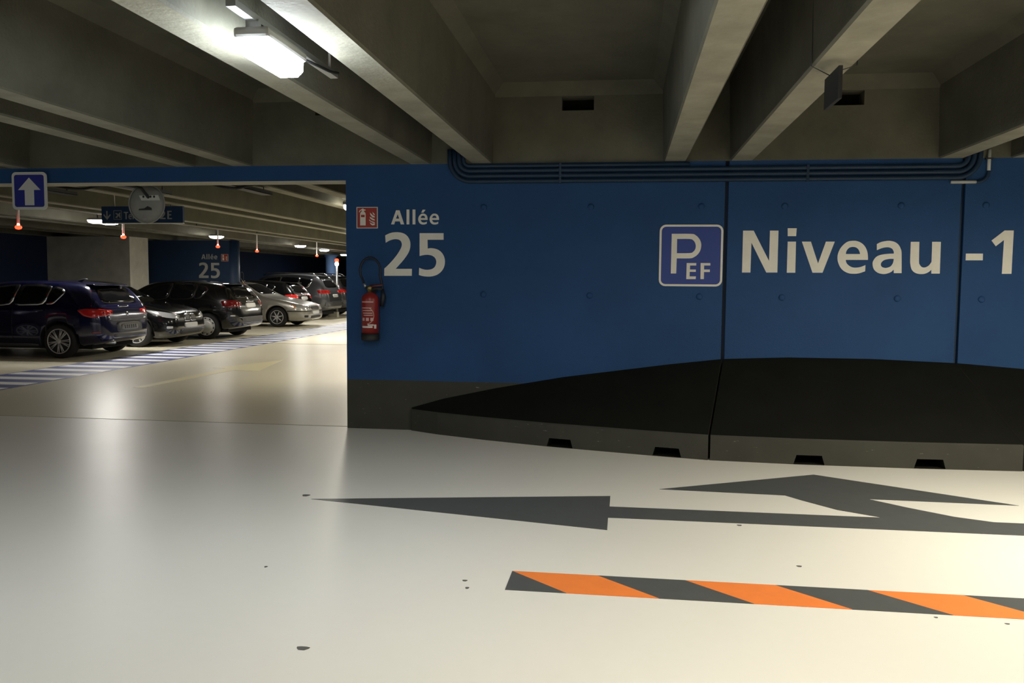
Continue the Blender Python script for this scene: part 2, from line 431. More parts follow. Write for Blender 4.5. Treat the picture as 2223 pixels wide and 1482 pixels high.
for i, (y, wt) in enumerate(((12.3, 0.6), (15.7, 1.1), (20.5, 1.2), (26.0, 1.2), (32.0, 1.2), (20.2, 1.5), (25.0, 1.4), (31.0, 1.6))):  # farther-gap lamps are added, hidden by the wall edge, to brighten the walkway
    beam_lamp(XG[-2 if i < 5 else -3], y, ('nearest white strip lamp over the car aisle beyond the opening', 'white strip lamp over the car aisle beyond the opening')[i > 0], group='strip lamps over the car aisle', watt=wt)
def oval_lamp(x, y, z, label, wt=1.0):
    t = thing('ceiling_lamp', (x, y, z-0.05), label, 'lamp', 'round lamps over the parked cars')
    lathe('diffuser', [(0.10, -0.055), (0.155, -0.04), (0.175, -0.015), (0.18, 0.0)], OVALWHITE, t, 24, 'z', (x, y, z))
    li = bpy.data.lights.new('bulb', 'AREA'); li.shape = 'DISK'; li.size = 0.26; li.energy = OVAL_WATT*wt; li.color = (1.0, 0.96, 0.88)
    lo = bpy.data.objects.new('bulb', li); COL.objects.link(lo); lo.parent = t; lo.location = (0, 0, -0.01)
    lathe('base', [(0.185, 0.0), (0.185, 0.02), (0.16, 0.035)], GREYPLASTIC, t, 24, 'z', (x, y, z))
    top = ZB if min(abs(x-b) for p in BEAMS for b in p) < 0.11 else ZS
    tube('stem', [(x, y, z+0.03), (x, y, top)], 0.012, STEEL, t, 6)
OV = [(212, 480, 'round white lamp left of the blue direction sign, larger of two'), (237, 483, 'round white lamp touching the lower left corner of the direction sign, smaller of two'),
      (470, 514, 'round white lamp above the far Allée 25 pier'), (652, 534, 'round white lamp right of the far pier, nearest of three in a row'),
      (704, 543, 'round white lamp, middle of three receding towards the wall edge'), (748, 553, 'round white lamp furthest away, beside the blue wall edge')]
for px, py, lb in OV:
    p = on_z(px, py, 2.545); oval_lamp(p.x, p.y, 2.56, lb, 0.25 if px == 470 else 1.0)

# ------------------------------------------------------------------ far piers and column
pier = box('concrete_pier', XF+0.005, -13.35, 21.3, 22.2, 0, 2.587, CONC_PALE, None, 0.0)
tag(pier, 'broad pale grey concrete pier behind the dark blue car', 'pier')
sec = [(-15.79, 23.42), (-11.53, 23.42)]+[(-11.53+0.2*math.sin(a), 23.62-0.2*math.cos(a)) for a in [PI*i/12 for i in range(1, 12)]]+[(-11.53, 23.82), (-15.79, 23.82)]
n = len(sec); vs = [(x, y, 0) for x, y in sec]+[(x, y, 2.587) for x, y in sec]
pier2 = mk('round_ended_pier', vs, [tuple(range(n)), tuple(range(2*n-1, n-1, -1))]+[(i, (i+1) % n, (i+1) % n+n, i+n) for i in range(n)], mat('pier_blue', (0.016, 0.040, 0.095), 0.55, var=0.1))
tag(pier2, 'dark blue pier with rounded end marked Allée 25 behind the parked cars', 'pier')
for pl in pier2.data.polygons: pl.use_smooth = abs(pl.normal.z) < 0.5 and pl.normal.x > 0.1
for (px, lb) in ((718, 'slim blue round column far down the aisle beside the blue wall'),):
    q = on_z(px, 553, ZB)
    tag(lathe('round_column', [(0.24, 0), (0.24, 2.45), (0.34, 2.589)], mat('column_blue', (0.12, 0.22, 0.46), 0.5), None, 24, 'z', (q.x, q.y, 0)), lb, 'column')

# ------------------------------------------------------------------ footing blocks along the wall
KP = [(-2.06, 7.965), (-1.76, 7.80), (-1.27, 7.60), (-0.66, 7.39), (-0.2, 7.27), (0.27, 7.145), (0.72, 7.045), (1.42, 7.0), (2.32, 7.0), (3.18, 7.04), (4.0, 7.15), (5.0, 7.42), (5.8, 7.75), (6.3, 7.965)]
def yk(x):
    for (a, ya), (b, yb) in zip(KP, KP[1:]):
        if x <= b: t = (x-a)/(b-a); return ya+(yb-ya)*t
    return KP[-1][1]
KZ = 0.212
def notch(x):
    y = yk(x); d = Vector((0.24, yk(x+0.12)-yk(x-0.12), 0)).normalized(); nn = Vector((-d.y, d.x, 0))
    c = Vector((x, y, 0)); vs = []
    for dep in (-0.1, 0.30):
        for s, z in ((-0.122, 0.003), (0.122, 0.003), (0.100, 0.078), (-0.100, 0.078)):
            vs.append(c+d*s+nn*dep+Vector((0, 0, z)))
    return vs, [(0, 1, 2, 3), (7, 6, 5, 4)]+[(i, (i+1) % 4, (i+1) % 4+4, i+4) for i in range(4)]
def footing(k0, k1, w0, w1, label, notches, N=28):
    vs, fs, fm = [], [], []
    for i in range(N+1):
        u = i/N; xk = k0+(k1-k0)*u; xw = w0+(w1-w0)*u; y = yk(xk); zt = KZ+0.585*(YW-0.003-y)
        vs += [(xk, y, 0), (xk, y, KZ-0.012), (xk+0.0, y+0.012, KZ), (xw, YW-0.003, zt), (xw, YW-0.003, 0)]
    for i in range(N):
        a = i*5
        for k, m in ((0, 0), (1, 0), (2, 1), (3, 0)): fs.append((a+k, a+5+k, a+6+k, a+1+k)); fm.append(m)
        fs.append((a+4, a+9, a+5, a)); fm.append(0)
    fs += [(0, 1, 2, 3, 4), tuple(N*5+k for k in (4, 3, 2, 1, 0))]; fm += [0, 0]
    o = mk('wall_footing', vs, fs, None, mats=[SKIRT, BLACKTOP, DARKHOLE], fmats=fm)  # last material blackens the cut notches, shade put into their colour
    base = ORG[o.name]
    if notches:
        loc = o.location.copy()
        boolean_cut(o, [([v-base for v in notch(x)[0]], notch(x)[1]) for x in notches])
        o.location = loc
    return tag(o, label, 'footing', 'sloped footing blocks along the blue wall')
footing(-2.06, 0.708, -2.06, 0.905, 'black sloped concrete footing block tapering to a point beside the wall corner', (-0.552, 0.375))
footing(0.726, 3.150, 0.923, 2.958, 'black sloped concrete footing block below the Niveau lettering, middle one', (1.51, 2.443))
footing(3.162, 6.3, 2.970, 6.3, 'black sloped concrete footing block at the right edge past the diagonal joint', (3.6, 4.4))

# ------------------------------------------------------------------ lettering (outlines read off the photograph, set on the wall)
def crop(sc, ox, oy): return lambda pts: [(ox+x/sc, oy+y/sc) for x, y in pts]
C1 = crop(8.232, 760, 430); C2 = crop(9.2625, 1420, 475); C3 = crop(7.41, 1600, 480); C4 = crop(6.481, 1880, 480)
def wallxy(pts, Y=YW):
    return [(lambda q: (q.x, q.z))(on_y(x, y, Y)) for x, y in pts]
G2 = smooth_loop(wallxy(C1([(628, 665), (700, 630), (770, 612), (850, 608), (930, 620), (1000, 655), (1050, 715), (1076, 790), (1076, 870), (1055, 950), (1010, 1030), (950, 1110), (880, 1190), (815, 1262), (1105, 1262), (1103, 1387), (610, 1387), (612, 1257), (680, 1195), (760, 1110), (840, 1010), (890, 930), (918, 870), (925, 820), (912, 775), (880, 745), (830, 733), (770, 737), (700, 760), (637, 797)])), 3, 40)
G5 = smooth_loop(wallxy(C1([(1243, 625), (1672, 625), (1672, 743), (1385, 743), (1388, 900), (1440, 893), (1510, 900), (1580, 925), (1640, 975), (1680, 1045), (1695, 1120), (1688, 1200), (1660, 1270), (1610, 1330), (1540, 1375), (1450, 1398), (1370, 1400), (1290, 1390), (1230, 1373), (1235, 1243), (1290, 1265), (1350, 1278), (1410, 1277), (1470, 1262), (1515, 1225), (1538, 1170), (1540, 1120), (1520, 1070), (1480, 1035), (1430, 1017), (1370, 1012), (1310, 1018), (1243, 1033)])), 3, 40)
GA = [wallxy(C1([(733, 468), (822, 217), (885, 217), (968, 468), (905, 468), (888, 415), (805, 415), (790, 468)])), wallxy(C1([(820, 366), (851, 285), (879, 366)]))]
GL1 = wallxy(C1([(1010, 203), (1060, 203), (1060, 468), (1010, 468)])); GL2 = wallxy(C1([(1117, 203), (1168, 203), (1168, 468), (1117, 468)]))
EO = [(2105, 622), (2105, 570), (2095, 490), (2060, 410), (2000, 350), (1930, 320), (1870, 315), (1790, 325), (1720, 370), (1660, 440), (1625, 520), (1615, 590), (1625, 660), (1660, 740), (1710, 795), (1790, 835), (1870, 845), (1960, 838), (2060, 805), (2065, 705), (1990, 735), (1910, 747), (1850, 740), (1795, 710), (1760, 670), (1747, 622)]
EH = [(1750, 527), (1760, 480), (1800, 430), (1860, 413), (1920, 425), (1960, 465), (1980, 527)]
def fitbox(pts, x0, x1, y0, y1): return [(x0+(x-1615)/490*(x1-x0), y0+(y-315)/530*(y1-y0)) for x, y in pts]
def ge(cr, x0=None, x1=None, y0=None, y1=None):
    f = (lambda p: p) if x0 is None else (lambda p: fitbox(p, x0, x1, y0, y1))
    return [smooth_loop(wallxy(cr(f(EO))), 3, 45), smooth_loop(wallxy(cr(f(EH))), 3, 45)]
E1 = ge(C1, 1218, 1386, 276, 471); E2 = ge(C1, 1421, 1590, 276, 471); E3 = ge(C3)
ACC = wallxy(C1([(1298, 205), (1350, 207), (1312, 258), (1272, 258)]))
ALLEE = [('letter', GA), ('letter', [GL1]), ('letter', [GL2]), ('letter', E1), ('accent', [ACC]), ('letter', E2)]
N25 = [('digit', [G2]), ('digit', [G5])]
def onwall(Y, dx=0.0, dz=0.0, s=1.0, ox=0.0, oz=0.0):
    return lambda x, z, d: Vector(((x-ox)*s+ox+dx, Y-d, (z-oz)*s+oz+dz))
def lettering(label, glyphs, fn, material=WHITE, cat='lettering', name='wall_lettering', th=0.002):
    pts = [fn(x, y, 0) for _, lps in glyphs for lp in lps for x, y in lp]
    lo = Vector((min(p.x for p in pts)+max(p.x for p in pts), min(p.y for p in pts)*2, min(p.z for p in pts)*2))/2
    t = thing(name, lo, label, cat)
    for nm, lps in glyphs: flat(nm, lps, fn, material, t, th)
    return t
lettering('white word Allée painted on the blue wall beside the red fire sign', ALLEE, onwall(YW))
lettering('large white number 25 painted on the blue wall above the extinguisher', N25, onwall(YW))
NIV = [('letter', [wallxy(C3([(97, 152), (268, 152), (515, 640), (530, 152), (667, 152), (648, 825), (470, 825), (232, 345), (215, 825), (80, 825)]))]),
       ('letter', [wallxy(C3([(815, 328), (948, 328), (937, 828), (800, 828)]))]), ('dot', [wallxy(C3([(815, 113), (960, 113), (950, 240), (815, 240)]))]),
       ('letter', [wallxy(C3([(1043, 328), (1188, 328), (1302, 680), (1430, 328), (1572, 328), (1375, 828), (1213, 828)]))]),
       ('letter', E3),
       ('letter', [smooth_loop(wallxy(C4([(500, 730), (390, 730), (388, 680), (350, 715), (290, 738), (230, 742), (160, 722), (110, 675), (92, 610), (100, 560), (140, 505), (200, 475), (290, 460), (390, 455), (390, 430), (370, 390), (330, 370), (280, 367), (220, 380), (152, 407), (152, 322), (210, 293), (290, 277), (350, 278), (410, 295), (460, 335), (490, 395), (500, 460)])), 3, 45),
                   smooth_loop(wallxy(C4([(388, 530), (330, 530), (260, 545), (220, 575), (207, 610), (220, 640), (255, 655), (295, 655), (345, 635), (375, 595), (388, 550)])), 3, 60)]),
       ('letter', [smooth_loop(wallxy(C4([(630, 290), (750, 290), (745, 560), (755, 610), (785, 645), (830, 650), (880, 625), (915, 580), (922, 540), (930, 290), (1053, 290), (1037, 737), (918, 737), (918, 682), (880, 715), (820, 740), (750, 742), (690, 725), (645, 685), (625, 620), (620, 540)])), 3, 45)]),
       ('hyphen', [wallxy(C4([(1405, 455), (1645, 455), (1642, 550), (1400, 550)]))]),
       ('digit', [wallxy(C4([(1765, 272), (1950, 130), (2078, 130), (2045, 740), (1910, 740), (1940, 265), (1825, 352)]))])]
lettering('large white words Niveau -1 painted on the blue wall', NIV, onwall(YW))
# the same words on the far pier
lettering('faint white word Allée on the far dark blue pier', ALLEE, onwall(23.42, -10.13, 0.02, 1.05, -2.03, 2.0), DIMMED_WHITE)
lettering('dimmed white number 25 on the far dark blue pier', N25, onwall(23.42, -10.13, -0.02, 1.08, -2.03, 1.7), DIMMED_WHITE)
# parking sign P EF
t = thing('parking_sign', (0.605, YW, 1.44), 'blue square parking sign with P EF and a rounded white border', 'sign')
A = wallxy([(1432, 488), (1570, 620)]); sx0, sx1, sz0, sz1 = 0.313, 0.893, 1.437, 2.008
fn = onwall(YW)
flat('panel', [rrect(sx0+0.008, sx1-0.008, sz0+0.008, sz1-0.008, 0.052)], fn, SIGNBLUE, t, 0.003)
flat('border', [rrect(sx0, sx1, sz0, sz1, 0.06), rrect(sx0+0.019, sx1-0.019, sz0+0.019, sz1-0.019, 0.042)], fn, WHITE, t, 0.005)
PG = [smooth_loop(wallxy(C2([(355, 300), (740, 300), (830, 325), (900, 390), (940, 470), (945, 550), (925, 640), (870, 720), (800, 770), (720, 793), (455, 793), (443, 1097), (335, 1097)])), 3, 40), smooth_loop(wallxy(C2([(462, 403), (710, 403), (780, 425), (820, 475), (837, 540), (825, 610), (785, 660), (720, 687), (457, 690)])), 3, 50)]
flat('letter', PG, fn, WHITE, t, 0.005)
flat('letter', [wallxy(C2([(655, 887), (848, 887), (845, 937), (722, 937), (720, 1017), (838, 1017), (838, 1065), (715, 1065), (713, 1155), (840, 1155), (835, 1210), (645, 1210)]))], fn, WHITE, t, 0.005)
flat('letter', [wallxy(C2([(935, 887), (1130, 887), (1130, 937), (1005, 937), (1003, 1017), (1120, 1017), (1120, 1068), (1002, 1068), (1000, 1210), (930, 1210)]))], fn, WHITE, t, 0.005)
# fire extinguisher sign
FX = [C1([(183, 487), (183, 275), (200, 245), (213, 235), (213, 215), (188, 225), (172, 255), (161, 250), (172, 220), (205, 200), (222, 187), (240, 187), (248, 200), (278, 205), (280, 220), (250, 225), (250, 240), (270, 255), (280, 280), (280, 487)])]
FLAMES = [C1(p) for p in ([(358, 258), (400, 300), (440, 322), (445, 347), (400, 342), (365, 300)], [(402, 245), (440, 285), (447, 305), (415, 290)], [(355, 330), (400, 357), (440, 378), (445, 402), (400, 392), (360, 362)], [(340, 378), (380, 410), (442, 428), (440, 446), (400, 437), (350, 405)], [(355, 432), (400, 457), (446, 448), (440, 482), (400, 487), (370, 467)])]
def fire_sign(fn, loc, label):
    t = thing('fire_sign', loc, label, 'sign')
    x0, x1, z0, z1 = -2.612, -2.398, 1.975, 2.183
    def r4(a, b, c, d): return [(a, c), (b, c), (b, d), (a, d)]
    flat('panel', [r4(x0+0.004, x1-0.004, z0+0.004, z1-0.004)], fn, SIGNRED, t, 0.004)
    flat('border', [r4(x0, x1, z0, z1), r4(x0+0.008, x1-0.008, z0+0.008, z1-0.008)], fn, SIGNWHITE, t, 0.006)
    flat('extinguisher_symbol', [wallxy(FX[0])], fn, WHITE, t, 0.0055)
    flat('symbol_band', [wallxy(C1([(198, 298), (264, 298), (264, 341), (198, 341)]))], fn, SIGNRED, t, 0.0065)
    for f in FLAMES: flat('flame_symbol', [wallxy(f)], fn, WHITE, t, 0.0055)
fire_sign(onwall(YW), (-2.505, YW, 1.975), 'red fire extinguisher sign with white pictogram on the blue wall')
fire_sign(onwall(23.42, -9.17, 0.0), (-11.675, 23.42, 1.975), 'small dim red fire sign on the far dark blue pier')

# ------------------------------------------------------------------ fire extinguisher
def extinguisher(x, y, z, label, s=1.0):
    """y: wall face behind it"""
    t = thing('fire_extinguisher', (x, y, z), label, 'extinguisher')
    cy = y-0.105
    P = lambda a, b, c: (x+a, cy+b, z+c)
    lathe('base', [(0.080, 0.0), (0.087, 0.012), (0.087, 0.075)], RUBBER, t, 28, 'z', P(0, 0, 0))
    body = lathe('cylinder', [(0.084, 0.07), (0.084, 0.40), (0.079, 0.425), (0.062, 0.450), (0.032, 0.466), (0.022, 0.47)], EXTRED, t, 28, 'z', P(0, 0, 0))
    def band(nm, a0, a1, z0, z1, m):
        vs = []; N = 10
        for i in range(N+1):
            a = math.radians(a0+(a1-a0)*i/N)
            for zz in (z0, z1): vs.append(P(0.0852*math.sin(a), -0.0852*math.cos(a), zz))
        mk(nm, vs, [(2*i, 2*i+2, 2*i+3, 2*i+1) for i in range(N)], m, body)
    band('label_line', -52, 38, 0.372, 0.383, LABELW)
    for i, zz in enumerate((0.315, 0.29, 0.265, 0.245)): band('label_line', -48+6*i, 25+3*i, zz, zz+0.009, LABELW)
    for a in (-42, -12, 18): band('label_mark', a, a+20, 0.195, 0.225, LABELW)
    band('label_line', -45, 32, 0.128, 0.146, LABELBRIGHT); band('label_line', 0, 40, 0.150, 0.162, LABELBRIGHT); band('label_mark', 42, 60, 0.12, 0.16, LABELBRIGHT)
    vs = []
    for i in range(17):
        a = math.radians(-80+150*i/16); cx, cz = -0.02, 0.245
        for r in (0.078, 0.084):
            u = cx+r*math.cos(a); zz = cz+r*math.sin(a); vs.append(P(0.0854*math.sin(u/0.085), -0.0854*math.cos(u/0.085), zz))
    mk('label_ring', vs, [(2*i, 2*i+2, 2*i+3, 2*i+1) for i in range(16)], LABELW, body)
    v = lathe('valve', [(0.018, 0.465), (0.018, 0.49), (0.026, 0.495), (0.026, 0.525), (0.016, 0.53)], BRASS, t, 16, 'z', P(-0.005, 0, 0))
    vs, fs = tube_geo([P(0.0, -0.005, 0.525), P(0.07, -0.01, 0.535), P(0.13, -0.01, 0.54)], [0.014, 0.012, 0.010], 8); mk('lever', vs, fs, PURPLE, t, True)
    vs, fs = tube_geo([P(0.0, 0.0, 0.50), P(0.08, 0.0, 0.505), P(0.12, 0.0, 0.50)], [0.016, 0.014, 0.01], 8); mk('carry_handle', vs, fs, RUBBER, t, True)
    lathe('gauge', [(0.016, -0.03), (0.016, -0.018), (0.012, -0.016)], BRASS, t, 14, 'y', P(-0.006, 0, 0.512))
    # hose: from the valve up in a loop and down to the nozzle at the side
    pts = []
    c0, r0, r1 = (-0.005, 0.68), 0.100, 0.125
    pts.append(P(-0.03, -0.01, 0.505)); pts.append(P(-0.052, -0.01, 0.545))
    for i in range(0, 15):
        a = math.radians(218-(218+20)*i/14); pts.append(P(c0[0]+r0*math.cos(a)*1.02, 0.02, c0[1]+r1*math.sin(a)))
    pts += [P(0.105, 0.03, 0.57), P(0.112, 0.03, 0.50), P(0.115, 0.03, 0.45)]
    hose = tube('hose', pts, 0.0105, HOSE, t, 10)
    vs, fs = tube_geo([P(-0.040, -0.012, 0.52), P(-0.058, -0.010, 0.553)], 0.013, 10); mk('ferrule', vs, fs, STEEL, hose, True)
    vs, fs = tube_geo([P(0.116, 0.03, 0.50), P(0.122, 0.03, 0.43), P(0.108, 0.03, 0.33)], [0.013, 0.024, 0.02], 10); mk('nozzle', vs, fs, HOSE, t, True)
    bm = bmesh.new(); add_box(bm, x-0.03, x+0.03, cy+0.08, y, z+0.06, z+0.50, 0.004); bm_obj('wall_bracket', bm, DARKMETAL, t)
    return t
ex = on_y(804, 739, YW-0.105)
extinguisher(ex.x, YW, ex.z, 'red fire extinguisher with looped black hose hanging on the blue wall')
extinguisher(-11.33, 23.62, 0.86, 'small red fire extinguisher at the rounded end of the far pier, above the silver car').rotation_euler = (0, 0, PI/2)

# ------------------------------------------------------------------ conduits along the top of the wall
def arc(c, r, a0, a1, n=8): return [(c[0]+r*math.cos(math.radians(a0+(a1-a0)*i/n)), c[1]+r*math.sin(math.radians(a0+(a1-a0)*i/n))) for i in range(n+1)]
def conduit(z, xl, xr, yy, r, label, right):
    R = 0.16-0.0*z
    Rl = (2.60-z)+0.02
    pts = [(xl, 2.72)]+arc((xl+Rl, z+Rl), Rl, 180, 270)
    if right == 'up':
        Rr = (2.60-z)+0.01
        pts += arc((xr-Rr, z+Rr), Rr, 270, 360)+[(xr, 2.70)]
    else: pts += [(xr, z)]
    P = [(x, yy, zz) for x, zz in pts]
    t = thing('conduit', (xl, yy, z-r), label, 'pipe', 'dark blue conduits along the top of the wall')
    tube('pipe', P, r, PIPE, t, 12)
    for x in ([-0.62] + ([1.62] if right == 'up' else [])):
        if x < xr-0.2:
            box('clip', x-0.012, x+0.012, yy-r-0.003, YW-0.001, z-r-0.003, z+r+0.003, PIPE, t, 0.003)
    return t
RP = 0.0215
conduit(2.562, -1.545, 0.57, YW-0.026, 0.018, 'topmost dark blue conduit, ending halfway along the wall', 'end')
conduit(2.517, -1.59, 2.985, YW-0.026, RP, 'second dark blue conduit from the top along the wall', 'up')
conduit(2.468, -1.635, 3.035, YW-0.026, RP, 'third dark blue conduit from the top along the wall', 'up')
conduit(2.418, -1.68, 3.085, YW-0.026, RP, 'lowest of the long dark blue conduits along the wall', 'up')
t = thing('conduit', (2.85, YW-0.03, 2.36), 'pale grey conduit with dark blue elbow at the right end of the pipe run', 'pipe')
tube('horizontal_sleeve', [(2.85, YW-0.02, 2.378), (3.075, YW-0.02, 2.378)], 0.0145, PIPEGREY, t, 12)
tube('elbow', [(x, YW-0.02, z) for x, z in [(3.06, 2.378)]+arc((3.07, 2.468), 0.09, 270, 360)+[(3.16, 2.475)]], 0.0155, PIPE, t, 12)
tube('vertical_sleeve', [(3.16, YW-0.02, 2.455), (3.16, YW-0.02, 2.66)], 0.0145, PIPEGREY, t, 12)
box('clip', 3.13, 3.19, YW-0.036, YW, 2.575, 2.587, DARKMETAL, t)

# ------------------------------------------------------------------ arrow sign on the lintel
def on_plane(Y): return lambda x, z, d: Vector((x, Y-d, z))
Y0 = YW-0.04
t = thing('arrow_sign', (-6.07, Y0, 2.17), 'blue one way sign with white up arrow hanging on the lintel', 'sign')
ax0, ax1, az0, az1 = -6.255, -5.868, 2.165, 2.547
flat('panel', [rrect(ax0, ax1, az0, az1, 0.045)], on_plane(Y0), SIGNWHITE, t, 0.012)
flat('blue_field', [rrect(ax0+0.028, ax1-0.028, az0+0.028, az1-0.028, 0.025)], on_plane(Y0), ARROWBLUE, t, 0.014)
cx = (ax0+ax1)/2+0.002
flat('arrow', [[(cx-0.052, az0+0.045), (cx+0.052, az0+0.045), (cx+0.052, 2.365), (cx+0.125, 2.365), (cx, 2.490), (cx-0.125, 2.365), (cx-0.052, 2.365)]], on_plane(Y0), SIGNWHITE, t, 0.016)
for x in (-6.15, -5.97): box('standoff', x-0.015, x+0.015, Y0, YW, 2.48, 2.51, STEEL, t)

# ------------------------------------------------------------------ floor markings
def on_floor(x, y, d): return Vector((x, y, d))
arrow = [(-2.07, 5.33), (-0.075, 5.735), (-0.075, 5.462), (1.62, 5.475), (1.60, 5.50)]
tag(flat('floor_arrow', [[(-2.07, 5.33), (-0.08, 4.935), (-0.08, 5.20), (4.2, 5.22), (4.2, 5.47), (2.30, 5.48), (2.10, 5.57), (1.88, 5.75), (1.68, 5.94), (2.64, 5.925), (1.47, 6.64), (0.27, 5.985), (1.13, 5.95), (1.22, 5.83), (1.40, 5.62), (1.64, 5.475), (-0.075, 5.462), (-0.075, 5.735)]], on_floor, GREYPAINT, None, 0.002),
    'dark grey double arrow painted on the pale floor, pointing left and ahead', 'floor marking')
t = thing('hazard_strip', (1.5, 4.01, 0), 'orange and grey striped warning strip painted on the floor', 'floor marking')
bot, top, per, sh = 3.885, 4.148, 0.433, 0.29
edge0 = -0.545
x = edge0; i = 0
flat('stripe', [[(edge0, bot), (edge0+0.295, bot), (edge0, top)]], on_floor, GREYPAINT, t, 0.002)
while x < 4.6:
    flat('stripe', [[(x+0.295, bot), (x+0.295+per, bot), (x+per, top), (x, top)]], on_floor, ORANGE if i % 2 == 0 else GREYPAINT, t, 0.002)
    x += per; i += 1
t = thing('striped_walkway', (-8.6, 16, 0), 'blue and white striped walkway painted along the row of parked cars', 'floor marking')
flat('blue_band', [[(-9.32, 8.4), (-8.06, 8.4), (-8.06, 44), (-9.32, 44)]], on_floor, HBLUE, t, 0.002)
y = 8.7
while y < 43.5:
    flat('stripe', [[(-9.27, y), (-8.11, y), (-8.11, y+0.26), (-9.27, y+0.26)]], on_floor, HWHITE, t, 0.004); y += 0.568
tag(flat('floor_arrow', [[(-6.55, 10.45), (-6.40, 10.45), (-6.22, 12.75), (-5.80, 12.70), (-6.15, 14.5), (-6.72, 13.0), (-6.48, 12.95)]], on_floor, YELLOW, None, 0.002),
    'faint pale yellow arrow on the aisle floor beyond the opening', 'floor marking')
for (px, py, rx, ry) in ((657, 1407, 0.025, 0.02), (664, 1075, 0.025, 0.03), (1009, 1260, 0.012, 0.012), (1014, 1276, 0.009, 0.014), (577, 1230, 0.008, 0.012), (1605, 1140, 0.014, 0.014), (1735, 1229, 0.013, 0.013), (2032, 1340, 0.008, 0.008), (2187, 1354, 0.01, 0.008)):
    q = on_z(px, py)
    flat('floor_chip', [[(q.x+rx*math.cos(a)*(1+0.25*math.sin(3*a)), q.y+ry*math.sin(a)*(1+0.2*math.cos(2*a))) for a in [2*PI*k/12 for k in range(12)]]], on_floor, CHIP, fl, 0.0015)
flat('floor_joint', [[(-8.0, 18.2), (1.0, 18.2), (1.0, 18.27), (-8.0, 18.27)]], on_floor, JOINT, fl2, 0.0015)
flat('floor_joint', [[(XL, 8.06), (XO, 8.06), (XO, 8.075), (XL, 8.075)]], on_floor, JOINT, fl2, 0.0015)
for yb in (11.15, 13.65, 16.2, 18.75, 24.0, 26.5, 29.0, 31.5):
    flat('bay_line', [[(-14.4, yb-0.05), (-9.4, yb-0.05), (-9.4, yb+0.05), (-14.4, yb+0.05)]], on_floor, YELLOW, fl2, 0.002)

# ------------------------------------------------------------------ hanging sign board on the right
t = thing('hanging_board', (1.04, 4.57, 2.4), 'small dark board hanging edge-on from wires under a ceiling beam', 'sign')
box('board', 1.030, 1.050, 4.41, 4.71, 2.392, 2.553, RUBBER, t, 0.002)
yw = 4.55
for pts in ([(0.928, yw, ZS-0.01), (0.928, yw, ZB-0.004), (1.035, 4.60, 2.545)], [(1.152, yw, ZS-0.01), (1.152, yw, ZB-0.004), (1.046, 4.50, 2.545)]):
    tube('wire', pts, 0.0028, DARKMETAL, t, 6)

# ------------------------------------------------------------------ convex mirror seen from behind, direction sign, cables beyond the lintel
mc = on_y(318, 442, 8.78)
R = 0.212
t = thing('convex_mirror', (mc.x, 8.78, mc.z-R), 'round grey back of a traffic mirror hanging under the lintel', 'mirror')
lathe('shell', [(0.05, -0.045), (0.12, -0.036), (0.18, -0.018), (0.205, 0.0), (0.205, 0.02)], MIRROR, t, 40, 'y', tuple(mc))
vs, fs = tube_geo([(mc.x+R*math.cos(2*PI*k/40), 8.785, mc.z+R*math.sin(2*PI*k/40)) for k in range(41)], 0.008, 6, False); mk('rim', vs, fs, GREYPLASTIC, t, True)
lathe('mirror_face', [(0.20, 0.021), (0.14, 0.04), (0.05, 0.05)], CHROME, t, 32, 'y', tuple(mc))
pl = flat('bracket_plate', [[(mc.x-0.06, mc.z+0.085), (mc.x-0.03, mc.z+0.032), (mc.x+0.19, mc.z+0.032), (mc.x+0.17, mc.z+0.09)]], on_plane(8.738), SIGNWHITE, t, 0.006)
for k in range(4): flat('bolt_hole', [circ(mc.x-0.005+0.042*k, mc.z+0.072, 0.0125, 12)], on_plane(8.732), RUBBER, pl, 0.002)
flat('slot', [[(mc.x-0.07, mc.z-0.075), (mc.x+0.09, mc.z-0.075), (mc.x+0.085, mc.z-0.05), (mc.x+0.04, mc.z-0.03), (mc.x, mc.z-0.055), (mc.x-0.06, mc.z-0.06)]], on_plane(8.736), DARKMETAL, t, 0.003)
flat('label', [rrect(mc.x-0.035, mc.x+0.02, mc.z-0.19, mc.z-0.155, 0.005, 2)], on_plane(8.752), GREYPLASTIC, t, 0.003)
tube('arm', [(mc.x+0.05, YW+0.31, 2.452), (mc.x+0.05, 8.6, 2.452), (mc.x+0.05, 8.745, mc.z+0.06)], 0.016, DARKMETAL, t, 8)

# direction sign
def stroke(pts, wd):
    """open centre line -> outline of even width"""
    L, Rr = [], []
    P = [Vector(p) for p in pts]
    for i, p in enumerate(P):
        d = (P[min(i+1, len(P)-1)]-P[max(i-1, 0)]).normalized(); nn = Vector((-d.y, d.x))*wd/2
        L.append(tuple(p+nn)); Rr.append(tuple(p-nn))
    return L+Rr[::-1]
YS = 12.05; a = on_y(220, 446, YS); b = on_y(397, 483, YS); a2 = on_y(220, 478, YS)
X0, X1, Z1, Z0 = a.x, b.x, 2.565, 2.315
t = thing('direction_sign', ((X0+X1)/2, YS, Z0), 'long dark blue direction sign with down arrow, plane and Terminal 2E', 'sign')
bm = bmesh.new(); add_box(bm, X0, X1, YS, YS+0.05, Z0, Z1); bm_obj('panel', bm, SIGNNAVY, t)
box('lower_edge', X0, X1, YS-0.004, YS+0.054, Z0-0.012, Z0, RODWHITE, t)
sn = on_plane(YS)
wS, hS = X1-X0, Z1-Z0
def sp(u, v): return (X0+wS*u, Z0+hS*v)       # u, v in the sign
def lp(pts): return [sp(*p) for p in pts]
SL = mat('sign_lettering_dim', (0.42, 0.42, 0.40), 0.5)
flat('arrow', [lp([(0.060, 0.72), (0.074, 0.72), (0.074, 0.36), (0.104, 0.52), (0.112, 0.52), (0.112, 0.46), (0.068, 0.18), (0.024, 0.46), (0.024, 0.52), (0.032, 0.52), (0.060, 0.36)])], sn, SL, t)
